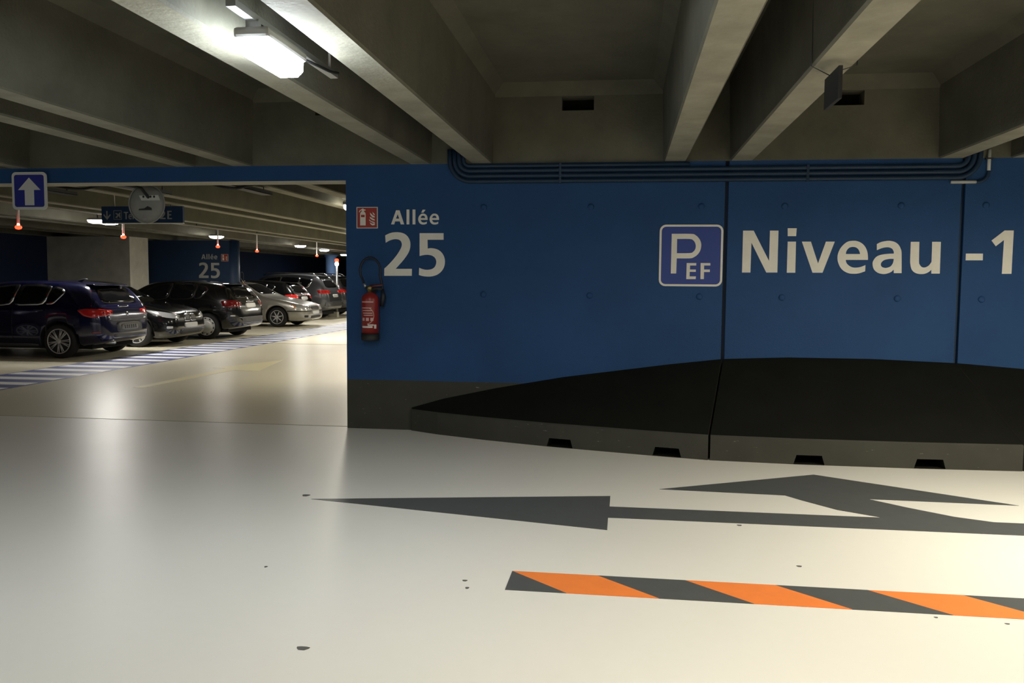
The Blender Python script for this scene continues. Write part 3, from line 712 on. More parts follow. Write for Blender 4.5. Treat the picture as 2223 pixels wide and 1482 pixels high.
flat('plane_frame', [lp([(0.150, 0.20), (0.250, 0.20), (0.250, 0.75), (0.150, 0.75)]), lp([(0.154, 0.225), (0.246, 0.225), (0.246, 0.725), (0.154, 0.725)])], sn, SL, t)
flat('plane_symbol', [lp([(0.170, 0.33), (0.185, 0.40), (0.200, 0.47), (0.172, 0.56), (0.180, 0.60), (0.212, 0.54), (0.228, 0.63), (0.236, 0.62), (0.230, 0.50), (0.236, 0.30), (0.229, 0.28), (0.213, 0.42), (0.195, 0.34), (0.196, 0.27), (0.188, 0.30), (0.176, 0.31)])], sn, SL, t)
flat('letter', [lp([(0.278, 0.66), (0.332, 0.66), (0.332, 0.60), (0.312, 0.60), (0.312, 0.22), (0.298, 0.22), (0.298, 0.60), (0.278, 0.60)])], sn, SL, t)
def place(loops, u0, u1, v0, v1):
    xs = [p[0] for lpp in loops for p in lpp]; zs = [p[1] for lpp in loops for p in lpp]
    x0, x1, z0, z1 = min(xs), max(xs), min(zs), max(zs)
    return [[sp(u0+(x-x0)/(x1-x0)*(u1-u0), v0+(z-z0)/(z1-z0)*(v1-v0)) for x, z in lpp] for lpp in loops]
flat('letter', place(E3, 0.335, 0.375, 0.21, 0.53), sn, SL, t)
flat('letter', [lp([(0.385, 0.22), (0.398, 0.22), (0.398, 0.44), (0.415, 0.49), (0.415, 0.54), (0.398, 0.50), (0.398, 0.53), (0.385, 0.53)])], sn, SL, t)
flat('letter', [lp([(0.422, 0.22), (0.434, 0.22), (0.434, 0.46), (0.446, 0.46), (0.446, 0.22), (0.458, 0.22), (0.458, 0.46), (0.470, 0.46), (0.470, 0.22), (0.482, 0.22), (0.482, 0.50), (0.474, 0.53), (0.422, 0.53)])], sn, SL, t)
flat('letter', [lp([(0.490, 0.22), (0.502, 0.22), (0.502, 0.53), (0.490, 0.53)])], sn, SL, t); flat('dot', [lp([(0.490, 0.58), (0.502, 0.58), (0.502, 0.65), (0.490, 0.65)])], sn, SL, t)
flat('letter', [lp([(0.510, 0.22), (0.522, 0.22), (0.522, 0.46), (0.536, 0.46), (0.536, 0.22), (0.548, 0.22), (0.548, 0.50), (0.540, 0.53), (0.510, 0.53)])], sn, SL, t)
flat('letter', place(NIV[5][1], 0.555, 0.597, 0.21, 0.53), sn, SL, t)
flat('letter', [lp([(0.606, 0.22), (0.618, 0.22), (0.618, 0.68), (0.606, 0.68)])], sn, SL, t)
flat('digit', place([G2], 0.722, 0.790, 0.22, 0.72), sn, SL, t)
flat('letter', [lp([(0.812, 0.72), (0.866, 0.72), (0.866, 0.655), (0.832, 0.655), (0.832, 0.51), (0.860, 0.51), (0.860, 0.445), (0.832, 0.445), (0.832, 0.285), (0.868, 0.285), (0.868, 0.22), (0.812, 0.22)])], sn, SL, t)
for x in (X0+0.2, X1-0.2): tube('hanger', [(x, YS+0.025, Z1), (x, YS+0.025, ZS)], 0.01, STEEL, t, 6)

# cable trays and loose cables just beyond the lintel
def tray_x(x0, x1, y, z, wd, label):
    t = thing('cable_tray', ((x0+x1)/2, y, z), label, 'cable tray')
    box('base', x0, x1, y, y+wd, z, z+0.006, DARKMETAL, t)
    for yy in (y, y+wd-0.006): box('side', x0, x1, yy, yy+0.006, z, z+0.045, DARKMETAL, t)
    x = x0+0.5
    while x < x1: tube('hanger', [(x, y+wd/2, z), (x, y+wd/2, ZS)], 0.006, DARKMETAL, t, 6); x += 2.41
    for k in range(3): tube('cable', [(x0+0.05+(x1-x0-0.1)*i/12, y+0.03+wd*0.25*k+0.01*math.sin(i*2+k), z+0.018) for i in range(13)], 0.010, RUBBER, t, 6)
    return t
TR = tray_x(-9.5, XO-0.05, 8.38, 2.470, 0.14, 'dark cable tray running along the far side of the lintel')
def tray_y(x, y0, y1, z, wd, label):
    t = thing('cable_tray', (x, y0, z), label, 'cable tray', 'short cable trays beyond the lintel')
    box('base', x-wd/2, x+wd/2, y0, y1, z, z+0.006, DARKMETAL, t)
    for xx in (x-wd/2, x+wd/2-0.006): box('side', xx, xx+0.006, y0, y1, z, z+0.04, DARKMETAL, t)
    for yy in (y0+0.15, y1-0.1): tube('hanger', [(x, yy, z), (x, yy, ZS)], 0.006, DARKMETAL, t, 6)
for px, py, lb in ((157, 424, 'short dark cable tray end right of the arrow sign'), (362, 423, 'short dark cable tray end right of the traffic mirror'), (580, 424, 'short dark cable tray end under the lintel, nearest the blue wall')):
    q = on_z(px, py, 2.50); tray_y(q.x, 8.70, q.y, 2.50, 0.14, lb)
for pa, pb, d in ((112, 232, 0.045), (455, 560, 0.05)):
    xa = on_y(pa, 410, 8.46).x; xb = on_y(pb, 410, 8.46).x
    tube('sagging_cable', [(xa+(xb-xa)*i/14, 8.46+0.02*math.sin(i), 2.478-d*math.sin(PI*i/14)) for i in range(15)], 0.014, RUBBER, TR, 8)

# ------------------------------------------------------------------ red bay indicators
def indicator(px, py, label, drop):
    p = on_z(px, py, 2.25)
    t = thing('bay_indicator', (p.x, p.y, 2.22), label, 'indicator light', 'red bay indicator lights')
    lathe('lamp', [(0.012, -0.035), (0.040, -0.026), (0.052, 0.0), (0.040, 0.022), (0.015, 0.03)], REDLED, t, 16, 'z', (p.x, p.y, 2.25))
    lathe('lens_core', [(0.008, 0.02), (0.02, 0.03), (0.02, 0.05), (0.010, 0.06)], REDLED_CORE, t, 12, 'z', (p.x, p.y, 2.25))
    tube('rod', [(p.x, p.y, 2.31), (p.x, p.y, 2.31+drop), (p.x, p.y, ZS)], [0.022, 0.020, 0.012], RODWHITE, t, 8)
for px, py, lb in ((40, 493, 'red indicator light hanging below the arrow sign'), (268, 514, 'red indicator light hanging below the direction sign'), (473, 535, 'red indicator light hanging in front of the far pier'),
                   (558, 545, 'red indicator light hanging right of the far pier'), (688, 555, 'red indicator light under the row of round lamps near the wall edge')):
    indicator(px, py, lb, 0.25)
# post near the last cars
q = on_z(732, 688)
t = thing('light_post', (q.x, q.y, 0), 'slim grey post topped by red and white lights beside the far grey car', 'post')
box('foot', q.x-0.34, q.x+0.04, q.y-0.12, q.y+0.12, 0, 0.2, CONC_PALE, t, 0.01)
lathe('pole', [(0.045, 0.2), (0.045, 2.0)], STEEL, t, 14, 'z', (q.x, q.y, 0))
lathe('white_lamp', [(0.05, 2.0), (0.07, 2.03), (0.07, 2.1), (0.04, 2.13)], OVALWHITE, t, 14, 'z', (q.x, q.y, 0))
lathe('red_lamp', [(0.04, 2.13), (0.075, 2.16), (0.075, 2.24), (0.03, 2.27)], REDLED, t, 14, 'z', (q.x, q.y, 0))

# ------------------------------------------------------------------ cars
def interp(tab, x):
    """smooth monotone-ish interpolation through (x, v) pairs"""
    if x <= tab[0][0]: return tab[0][1]
    if x >= tab[-1][0]: return tab[-1][1]
    n = len(tab)
    for i in range(n-1):
        if x <= tab[i+1][0]:
            x0, y0 = tab[i]; x1, y1 = tab[i+1]; h = x1-x0; d = (y1-y0)/h
            dp = (y0-tab[i-1][1])/(x0-tab[i-1][0]) if i > 0 else d
            dn = (tab[i+2][1]-y1)/(tab[i+2][0]-x1) if i < n-2 else d
            m0 = 0 if dp*d <= 0 else 2*dp*d/(dp+d); m1 = 0 if dn*d <= 0 else 2*dn*d/(dn+d)
            t = (x-x0)/h
            return y0*(2*t**3-3*t*t+1)+h*m0*(t**3-2*t*t+t)+y1*(-2*t**3+3*t*t)+h*m1*(t**3-t*t)
class Car:
    """own coordinates: x = 0 at the nose, growing to the tail; y sideways; z up"""
    def __init__(s, name, X, Y, nose, spec, paint, label):
        s.sp = spec; s.L = spec['L']; s.W = spec['W']/2
        s.t = thing(name, (0, 0, 0), label, 'car', 'cars parked along the aisle')
        # nose=+1: nose towards the aisle (+x), X is where the nose (or tail) ends
        s.t.location = (X, Y, 0); s.t.rotation_euler = (0, 0, PI if nose > 0 else 0)
        if nose <= 0: s.t.location.x = X-s.L
        ORG[s.t.name] = Vector((0, 0, 0))
        s.paint = paint
        s.body()
    def half(s, x):
        L = s.L; f = s.sp.get('plan', [(0, 0.66), (0.05, 0.78), (0.14, 0.87), (0.35, 0.945), (0.8, 0.985), (1.5, 1.0)]); r = s.sp.get('rplan', [(0, 0.64), (0.04, 0.75), (0.12, 0.85), (0.30, 0.935), (0.55, 0.975), (1.0, 1.0)])
        return s.W*min(interp(f, x), interp(r, L-x))
    def section(s, x):
        zt = interp(s.sp['top'], x); z0 = interp(s.sp['bot'], x); w = s.half(x)
        b = min(interp(s.sp['belt'], x), zt-0.05)
        d = b-z0; g = zt-b
        w6 = w*0.945; wr = max(w6-0.34*g-0.035, w*0.5)
        k = min(1.0, g/0.3)
        pts = [(0, z0), (w*0.82, z0), (w*0.95, z0+d*0.07), (w*0.985, z0+d*0.30), (w*1.0, z0+d*0.55), (w*0.985, z0+d*0.80), (w*0.965, z0+d*0.92), (w6, b),
               (w6+(wr-w6)*0.5, b+g*0.52), (wr, b+g*(0.86)), (wr-0.05*k-0.03, b+g*0.955), (wr*0.6, zt-0.012), (0, zt)]
        return pts
    def body(s):
        L = s.L; N = 84
        # stations, denser at the ends
        xs = sorted(set([0.0, 0.015, 0.04, 0.08, 0.13]+[0.18+(L-0.36)*i/N for i in range(N+1)]+[L-0.13, L-0.08, L-0.04, L-0.015, L]))
        vs, fs = [], []; m = None
        for x in xs:
            h = s.section(x); ring = [(x, y, z) for y, z in h]+[(x, -y, z) for y, z in h[-2:0:-1]]
            m = len(ring); vs += ring
        for i in range(len(xs)-1):
            for k in range(m):
                a = i*m+k; b = i*m+(k+1) % m; fs.append((a, b, b+m, a+m))
        fs.append(tuple(range(m))); e = (len(xs)-1)*m; fs.append(tuple(e+k for k in range(m-1, -1, -1)))
        s.bvh = BVHTree.FromPolygons([Vector(v) for v in vs], fs)
        o = mk('body', vs, fs, None, s.t, False, mats=[s.paint, WELL])
        cut = []
        R = s.sp['wr']
        for wx in (s.sp['wf'], s.sp['wb']):
            for sg in (1, -1):
                v, f = lathe_geo([(R+0.055, 0.48*s.W*sg), (R+0.055, 1.2*s.W*sg)], 28, 'y', (wx, 0, R)); cut.append((v, f))
        boolean_cut(o, cut)
        for p in o.data.polygons: p.use_smooth = True
        s.body_o = o
        for wx in (s.sp['wf'], s.sp['wb']):
            for sg in (1, -1): s.wheel(wx, sg)
        # dark underside
        box('underbody', 0.35, L-0.35, -s.W*0.72, s.W*0.72, 0.16, 0.30, WELL, s.t)
    def wheel(s, wx, sg):
        R = s.sp['wr']; wd = 0.20; yo = sg*(s.W-0.015); st = s.sp.get('rim', 'pairs')
        c = (wx, yo, R)
        rr = R*s.sp.get('rimr', 0.70)
        prof = [(rr-0.01, -wd), (R-0.03, -wd), (R-0.008, -wd+0.02), (R, -wd+0.05), (R, -0.05), (R-0.008, -0.02), (R-0.035, 0.0), (rr+0.015, -0.004), (rr, -0.014)]
        ty = lathe('wheel', [(r, h*sg) for r, h in prof], TYRE, s.t, 36, 'y', c)
        bm = bmesh.new()
        def geo(vs, fs, mi):
            vv = [bm.verts.new(v) for v in vs]
            for f in fs:
                q = bm.faces.new([vv[i] for i in f]); q.material_index = mi; q.smooth = True
        v, f = lathe_geo([(rr, -0.02*sg), (rr-0.018, -0.006*sg), (rr-0.03, -0.012*sg), (rr-0.035, -0.06*sg), (rr*0.5, -0.065*sg), (0.01, -0.065*sg)], 36, 'y', c)
        geo(v, f, 1)
        # outer lip
        v, f = tube_geo([(c[0]+(rr-0.012)*math.cos(2*PI*k/36), c[1]-0.010*sg, c[2]+(rr-0.012)*math.sin(2*PI*k/36)) for k in range(37)], 0.011, 6, False); geo(v, f, 0)
        def spoke(a, w0, w1, r0=0.03, r1=None):
            r1 = r1 or rr-0.01; ca, sa = math.cos(a), math.sin(a); vv = []
            for r, ww, y in ((r0, w0, 0.002), (r1, w1, -0.010)):
                for q in (-1, 1):
                    vv.append((c[0]+r*ca-q*ww*sa, c[1]+y*sg, c[2]+r*sa+q*ww*ca)); vv.append((c[0]+r*ca-q*ww*sa, c[1]+(y-0.03)*sg, c[2]+r*sa+q*ww*ca))
            geo(vv, [(0, 2, 6, 4), (1, 3, 7, 5), (0, 1, 5, 4), (2, 3, 7, 6), (0, 1, 3, 2), (4, 5, 7, 6)], 0)
        if st == 'pairs':
            for k in range(10):
                a = 2*PI*k/10+0.15
                spoke(a-0.0, 0.010, 0.007); spoke(a+(0.16 if k % 2 else -0.16), 0.006, 0.006, 0.06)
        elif st == 'five':
            for k in range(5):
                for da in (-0.17, 0.17): spoke(2*PI*k/5+da+0.3, 0.017, 0.020)
        elif st == 'star':
            for k in range(7): spoke(2*PI*k/7+0.2, 0.022, 0.012, 0.03, rr*0.82)
        elif st == 'cap':
            v, f = lathe_geo([(rr*0.78, -0.02*sg), (rr*0.78, 0.0), (rr*0.5, 0.008*sg), (0.01, 0.01*sg)], 30, 'y', c); geo(v, f, 0)
            for k in range(10): spoke(2*PI*k/10+0.1, 0.033, 0.042, rr*0.7, rr-0.006)
        v, f = lathe_geo([(0.045, -0.03*sg), (0.045, 0.004*sg), (0.03, 0.01*sg)], 16, 'y', c); geo(v, f, 0)
        bm_obj('rim', bm, None, ty, mats=[HUBCAP if st == 'cap' else ALLOY, PLASTICB if st != 'cap' else RUBBER])
    def decal(s, name, poly, phi, material, off=0.006, parent=None, rings=4, sub=5, round_=True):
        """outline (across, z) seen along heading phi (deg, direction of view in plan), laid on the body"""
        d = Vector((math.cos(math.radians(phi)), math.sin(math.radians(phi)), 0)); tt = Vector((-d.y, d.x, 0))
        B = []
        n = len(poly)
        for i in range(n):
            a = Vector(poly[i]); b = Vector(poly[(i+1) % n])
            for k in range(sub): B.append(a+(b-a)*k/sub)
        if round_:
            m = len(B); B = [(B[i-1]+B[i]*2+B[(i+1) % m])/4 for i in range(m)]
        cen = sum((Vector(p) for p in poly), Vector((0, 0)))/n
        ctr = Vector((s.L/2, 0, 0))
        def hit(p):
            base = Vector((0, 0, p.y))+tt*p.x
            if abs(d.y) > 0.99: base = Vector((p.x, 0, p.y))
            o = base-d*6
            if abs(d.x) > 0.3: o = base+Vector((s.L/2, 0, 0))-d*6
            h, nn, i, dist = s.bvh.ray_cast(o, d)
            if h is None:
                h, nn, i, dist = s.bvh.find_nearest(base+(Vector((s.L/2, 0, 0)) if abs(d.x) > 0.3 else Vector((0, 0, 0)))-d*1.0)
            if nn.dot(d) > 0: nn = -nn
            return h, nn
        vs, fs = [], []; m = len(B)
        h, nn = hit(cen); vs.append(h+nn*off)
        for r in range(1, rings+1):
            for p in B:
                h, nn = hit(cen+(p-cen)*(r/rings)); vs.append(h+nn*off)
        for p in B:
            h, nn = hit(p); vs.append(h-nn*0.012)
        for k in range(m): fs.append((0, 1+k, 1+(k+1) % m))
        for r in range(rings):
            for k in range(m):
                a = 1+r*m+k; b = 1+r*m+(k+1) % m; fs.append((a, b, b+m, a+m))
        return mk(name, vs, fs, material, parent or s.t, True)
    def sides(s, name, poly, material, off=0.006, grow=None):
        out = []
        for phi in (90, -90): out.append(s.decal(name, poly, phi, material, off))
        return out
    def windows(s, panes, trim=None):
        for p in panes:
            if trim:
                c = sum((Vector(q) for q in p), Vector((0, 0)))/len(p)
                g = [tuple(Vector(q)+(Vector(q)-c).normalized()*0.022) for q in p]
                s.sides('window_trim', g, trim, 0.004)
            s.sides('side_window', p, GLASS, 0.008)
    def front(s, name, poly, material, off=0.006, phi=0): return s.decal(name, poly, phi, material, off)
    def rear(s, name, poly, material, off=0.006, phi=180): return s.decal(name, poly, phi, material, off)
    def corners(s, name, poly, material, phi, off=0.006):
        """mirrored pair on both corners; poly given for heading phi"""
        s.decal(name, poly, phi, material, off)
        s.decal(name, [(-a, b) for a, b in poly], -phi, material, off)
    def handle(s, x, z):
        for sg in (1, -1):
            h, nn, i, d = s.bvh.ray_cast(Vector((x, sg*3, z)), Vector((0, -sg, 0)))
            box('door_handle', x-0.09, x+0.09, h.y-0.012 if sg > 0 else h.y-0.028, h.y+0.028 if sg > 0 else h.y+0.012, z-0.013, z+0.013, s.paint, s.t, 0.006)
    def mirrors(s, x, z):
        for sg in (1, -1):
            bm = bmesh.new(); y0 = s.W*0.93; add_box(bm, x-0.06, x+0.08, sg*y0 if sg > 0 else -y0-0.2, sg*y0+0.2 if sg > 0 else -y0, z-0.055, z+0.075, 0.035); bm_obj('wing_mirror', bm, s.paint, s.t, True)

def rect(a, b, c, d): return [(a, c), (b, c), (b, d), (a, d)]
HATCH = dict(L=4.32, W=1.77, wr=0.315, wf=0.78, wb=3.465, rimr=0.74, rim='pairs',
    top=[(0, 0.50), (0.02, 0.62), (0.06, 0.70), (0.2, 0.77), (0.7, 0.88), (1.2, 0.965), (1.35, 1.03), (2.0, 1.365), (2.35, 1.41), (2.9, 1.42), (3.5, 1.38), (3.82, 1.335), (3.9, 1.30), (4.10, 1.06), (4.18, 0.95), (4.25, 0.90), (4.29, 0.70), (4.32, 0.55)],
    bot=[(0, 0.32), (0.06, 0.24), (0.3, 0.18), (1.0, 0.17), (3.3, 0.18), (4.0, 0.24), (4.25, 0.30), (4.32, 0.36)],
    belt=[(0, 0.55), (0.3, 0.72), (1.0, 0.85), (1.4, 0.90), (3.0, 0.96), (3.7, 1.0), (4.1, 0.98), (4.32, 0.8)])
SEDAN = dict(L=4.55, W=1.74, wr=0.305, wf=0.92, wb=3.5, rimr=0.70, rim='star',
    top=[(0, 0.48), (0.02, 0.56), (0.07, 0.64), (0.3, 0.72), (0.8, 0.83), (1.35, 0.935), (1.5, 1.0), (2.15, 1.335), (2.5, 1.39), (3.0, 1.40), (3.4, 1.36), (4.0, 1.04), (4.1, 1.0), (4.45, 0.96), (4.5, 0.85), (4.55, 0.55)],
    bot=[(0, 0.30), (0.06, 0.23), (0.3, 0.19), (1.0, 0.18), (3.5, 0.18), (4.2, 0.24), (4.55, 0.34)],
    belt=[(0, 0.52), (0.3, 0.68), (1.0, 0.82), (1.6, 0.88), (3.4, 0.94), (4.2, 0.94), (4.55, 0.8)])
SUV = dict(L=4.5, W=1.86, wr=0.355, wf=0.9, wb=3.62, rimr=0.70, rim='five',
    top=[(0, 0.60), (0.02, 0.75), (0.07, 0.86), (0.3, 0.95), (0.9, 1.05), (1.2, 1.10), (1.35, 1.17), (1.95, 1.58), (2.3, 1.66), (3.0, 1.68), (3.8, 1.63), (4.0, 1.58), (4.08, 1.52), (4.30, 1.18), (4.38, 1.05), (4.44, 0.95), (4.48, 0.75), (4.5, 0.62)],
    bot=[(0, 0.36), (0.06, 0.28), (0.3, 0.24), (1.0, 0.23), (3.5, 0.23), (4.1, 0.30), (4.45, 0.38), (4.5, 0.44)],
    belt=[(0, 0.65), (0.3, 0.85), (1.0, 0.98), (1.5, 1.03), (3.6, 1.10), (4.2, 1.12), (4.5, 0.9)])
def paint(name, col, rough=0.22, metal=0.3): return mat(name, col, rough, metal=metal, coat=1.0)
P_BLUE = paint('paint_dark_blue', (0.005, 0.006, 0.038)); P_BLACK = paint('paint_black', (0.004, 0.004, 0.0045)); P_BLACK2 = paint('paint_soft_black', (0.006, 0.006, 0.0065))
P_SILVER = paint('paint_silver', (0.40, 0.385, 0.34), 0.3, 0.5); P_GREY = paint('paint_grey', (0.10, 0.105, 0.115), 0.28, 0.4); P_DGREY = paint('paint_dark_grey', (0.05, 0.05, 0.055), 0.3, 0.4)

HW = [[(1.60, 0.955), (2.10, 1.275), (2.45, 1.325), (2.58, 1.33), (2.50, 0.965)], [(2.56, 0.965), (2.64, 1.33), (3.0, 1.325), (3.24, 1.305), (3.16, 0.985)], [(3.21, 0.99), (3.29, 1.30), (3.46, 1.255), (3.52, 1.19), (3.36, 1.01)]]
def hatch_rear(c, tail=TAIL, plate=PLATEDIM, window=True, badge=True, bumper=None):
    L = c.L
    c.rear('rear_window', [(-0.56, 1.0), (0.56, 1.0), (0.47, 1.27), (0.25, 1.30), (-0.25, 1.30), (-0.47, 1.27)], GLASS, 0.007)
    bm = bmesh.new(); add_box(bm, L-0.53, L-0.36, -0.52, 0.52, 1.325, 1.35, 0.01); bm_obj('spoiler', bm, c.paint, c.t)
    # lamps wrap round the corners: seen along the diagonal
    return c
def corner_s(c, x, y, phi):
    """across-coordinate of body point (x, y) for heading phi"""
    d = Vector((math.cos(math.radians(phi)), math.sin(math.radians(phi)))); tt = Vector((-d.y, d.x)); return (Vector((x-c.L/2, y))).dot(tt)
def corner_poly(c, pts, phi): return [(corner_s(c, x, y, phi), z) for x, y, z in pts]
def corner_lamp(c, name, pts, phi, material, off=0.008):
    """pts (x, y, z) on the y>0 side; mirrored on the other"""
    o = [c.decal(name, corner_poly(c, pts, phi), phi, material, off)]
    o.append(c.decal(name, corner_poly(c, [(x, -y, z) for x, y, z in pts], -phi), -phi, material, off))
    return o

# --- dark blue hatchback, tail towards the aisle
def blue_hatch(X, Y, pnt, label):
    c = Car('hatchback_car', X, Y, -1, HATCH, pnt, label); L = c.L
    c.windows(HW, CHROME); hatch_rear(c)
    corner_lamp(c, 'tail_lamp', [(L-0.50, 0.84, 0.885), (L-0.30, 0.83, 0.91), (L-0.10, 0.66, 0.895), (L-0.05, 0.46, 0.87), (L-0.05, 0.46, 0.80), (L-0.08, 0.62, 0.78), (L-0.25, 0.80, 0.745), (L-0.38, 0.84, 0.78)], 225, TAIL)
    c.rear('plate_recess', rect(-0.40, 0.40, 0.46, 0.66), PLASTICG, 0.004)
    pl = c.rear('number_plate', rect(-0.26, 0.26, 0.50, 0.61), PLATEDIM, 0.012)
    for k in range(6): c.decal('plate_mark', rect(-0.2+0.068*k, -0.16+0.068*k, 0.525, 0.59), 180, PLATEMARK, 0.016, pl, 1, 2, False)
    c.rear('bumper_strip', rect(-0.62, 0.62, 0.675, 0.70), PLASTICG, 0.012); c.rear('bumper_insert', rect(-0.5, 0.5, 0.37, 0.43), PLASTICG, 0.008)
    b = c.rear('badge', [(0.042*math.cos(a), 0.80+0.042*math.sin(a)) for a in [2*PI*k/12 for k in range(12)]], CHROME, 0.010)
    c.decal('badge_centre', [(0.028*math.cos(a), 0.80+0.028*math.sin(a)) for a in [2*PI*k/12 for k in range(12)]], 180, PLASTICB, 0.013, b)
    c.rear('boot_handle', rect(-0.16, 0.16, 0.925, 0.95), CHROME, 0.01)
    corner_lamp(c, 'reflector', [(L-0.22, 0.82, 0.46), (L-0.10, 0.74, 0.46), (L-0.10, 0.74, 0.50), (L-0.22, 0.82, 0.50)], 225, TAILDARK)
    c.handle(2.42, 0.86); c.handle(3.1, 0.88); c.mirrors(1.62, 1.0)
    c.sides('sill', [(1.15, 0.20), (3.05, 0.20), (3.05, 0.27), (1.15, 0.27)], PLASTICG, 0.006)
    for x in (1.45, 2.55, 3.22): c.sides('door_gap', [(x, 0.30), (x+0.008, 0.30), (x+0.008, 0.90), (x, 0.90)], PLASTICB, 0.002)
    c.front('windscreen', [(-0.62, 1.04), (0.62, 1.04), (0.50, 1.32), (-0.50, 1.32)], GLASS)
    corner_lamp(c, 'head_lamp', [(0.10, 0.50, 0.66), (0.45, 0.80, 0.74), (0.42, 0.80, 0.66), (0.10, 0.52, 0.58)], -45, HEAD)
    tube('aerial', [(3.3, 0, 1.39), (3.42, 0, 1.44), (3.48, 0, 1.44)], [0.03, 0.015, 0.008], PLASTICB, c.t, 8)
    tube('exhaust', [(L-0.25, -0.45, 0.28), (L-0.02, -0.45, 0.28)], 0.035, CHROME, c.t, 12)
    return c
blue_hatch(-10.62, 12.20, P_DGREY, 'dark grey car at the left edge, only its tail corner showing')
blue_hatch(-9.32, 14.82, P_BLUE, 'dark blue hatchback parked tail out with red tail lamps, left of the row')

# --- black hatchback, nose towards the aisle
def black_nose(X, Y, label):
    c = Car('hatchback_car', X, Y, 1, dict(HATCH, rim='five'), P_BLACK, label); L = c.L
    c.windows(HW, PLASTICB)
    c.front('windscreen', [(-0.64, 1.03), (0.64, 1.03), (0.52, 1.33), (-0.52, 1.33)], GLASS)
    c.rear('rear_window', [(-0.56, 1.0), (0.56, 1.0), (0.47, 1.27), (-0.47, 1.27)], GLASS)
    for o in corner_lamp(c, 'head_lamp', [(0.07, 0.36, 0.67), (0.20, 0.60, 0.73), (0.45, 0.80, 0.78), (0.60, 0.85, 0.80), (0.45, 0.83, 0.72), (0.22, 0.70, 0.635), (0.08, 0.42, 0.60)], -45, HEAD):
        pass
    for y0, y1 in ((0.03, 0.22), (-0.22, -0.03)):
        g = c.front('grille_frame', rect(y0-0.018, y1+0.018, 0.535, 0.695), CHROME, 0.010); c.decal('grille', rect(y0, y1, 0.55, 0.68), 0, PLASTICB, 0.016, g)
    c.front('number_plate', rect(-0.26, 0.26, 0.40, 0.51), PLATE, 0.016)
    c.front('lower_grille', rect(-0.45, 0.45, 0.27, 0.37), PLASTICB, 0.008)
    corner_lamp(c, 'fog_lamp', [(0.12, 0.60, 0.40), (0.18, 0.72, 0.40), (0.18, 0.72, 0.45), (0.12, 0.60, 0.45)], -45, HEAD)
    c.front('badge', [(0.04*math.cos(a), 0.715+0.03*math.sin(a)) for a in [2*PI*k/12 for k in range(12)]], CHROME, 0.012)
    corner_lamp(c, 'tail_lamp', [(L-0.40, 0.84, 0.88), (L-0.08, 0.6, 0.88), (L-0.08, 0.6, 0.78), (L-0.38, 0.84, 0.78)], 225, TAILDARK)
    c.handle(2.42, 0.86); c.handle(3.1, 0.88); c.mirrors(1.62, 1.0)
    return c
black_nose(-9.50, 17.42, 'black hatchback parked nose out with clear head lamps beside the dark blue car')

# --- black hatchback with hub caps, tail towards the aisle
def black_cap(X, Y, spec, pnt, label, tail=TAILDARK, trim=PLASTICB):
    c = Car('hatchback_car', X, Y, -1, spec, pnt, label); L = c.L
    c.windows(HW, trim); hatch_rear(c)
    corner_lamp(c, 'tail_lamp', [(L-0.42, 0.845, 0.93), (L-0.20, 0.80, 0.95), (L-0.08, 0.60, 0.93), (L-0.06, 0.50, 0.90), (L-0.07, 0.52, 0.80), (L-0.22, 0.79, 0.77), (L-0.36, 0.84, 0.80)], 225, tail)
    c.rear('number_plate', rect(-0.26, 0.26, 0.76, 0.87), PLATE, 0.012); c.rear('boot_handle', rect(-0.2, 0.2, 0.895, 0.915), CHROME, 0.01)
    c.rear('badge', [(0.045*math.cos(a), 0.955+0.04*math.sin(a)) for a in [2*PI*k/12 for k in range(12)]], CHROME, 0.012)
    c.rear('bumper_strip', rect(-0.72, 0.72, 0.40, 0.54), PLASTICG, 0.010)
    corner_lamp(c, 'reflector', [(L-0.20, 0.81, 0.56), (L-0.10, 0.74, 0.56), (L-0.10, 0.74, 0.59), (L-0.20, 0.81, 0.59)], 225, CHROME)
    c.handle(2.42, 0.86); c.handle(3.1, 0.88); c.mirrors(1.62, 1.0)
    c.front('windscreen', [(-0.62, 1.04), (0.62, 1.04), (0.50, 1.32), (-0.50, 1.32)], GLASS)
    corner_lamp(c, 'head_lamp', [(0.10, 0.50, 0.66), (0.45, 0.80, 0.74), (0.42, 0.80, 0.66), (0.10, 0.52, 0.58)], -45, HEAD)
    return c
CAPH = dict(HATCH, rim='cap', rimr=0.72, wb=3.52)
black_cap(-9.24, 19.98, CAPH, P_BLACK2, 'black hatchback parked tail out with pale hub caps in front of the far pier')

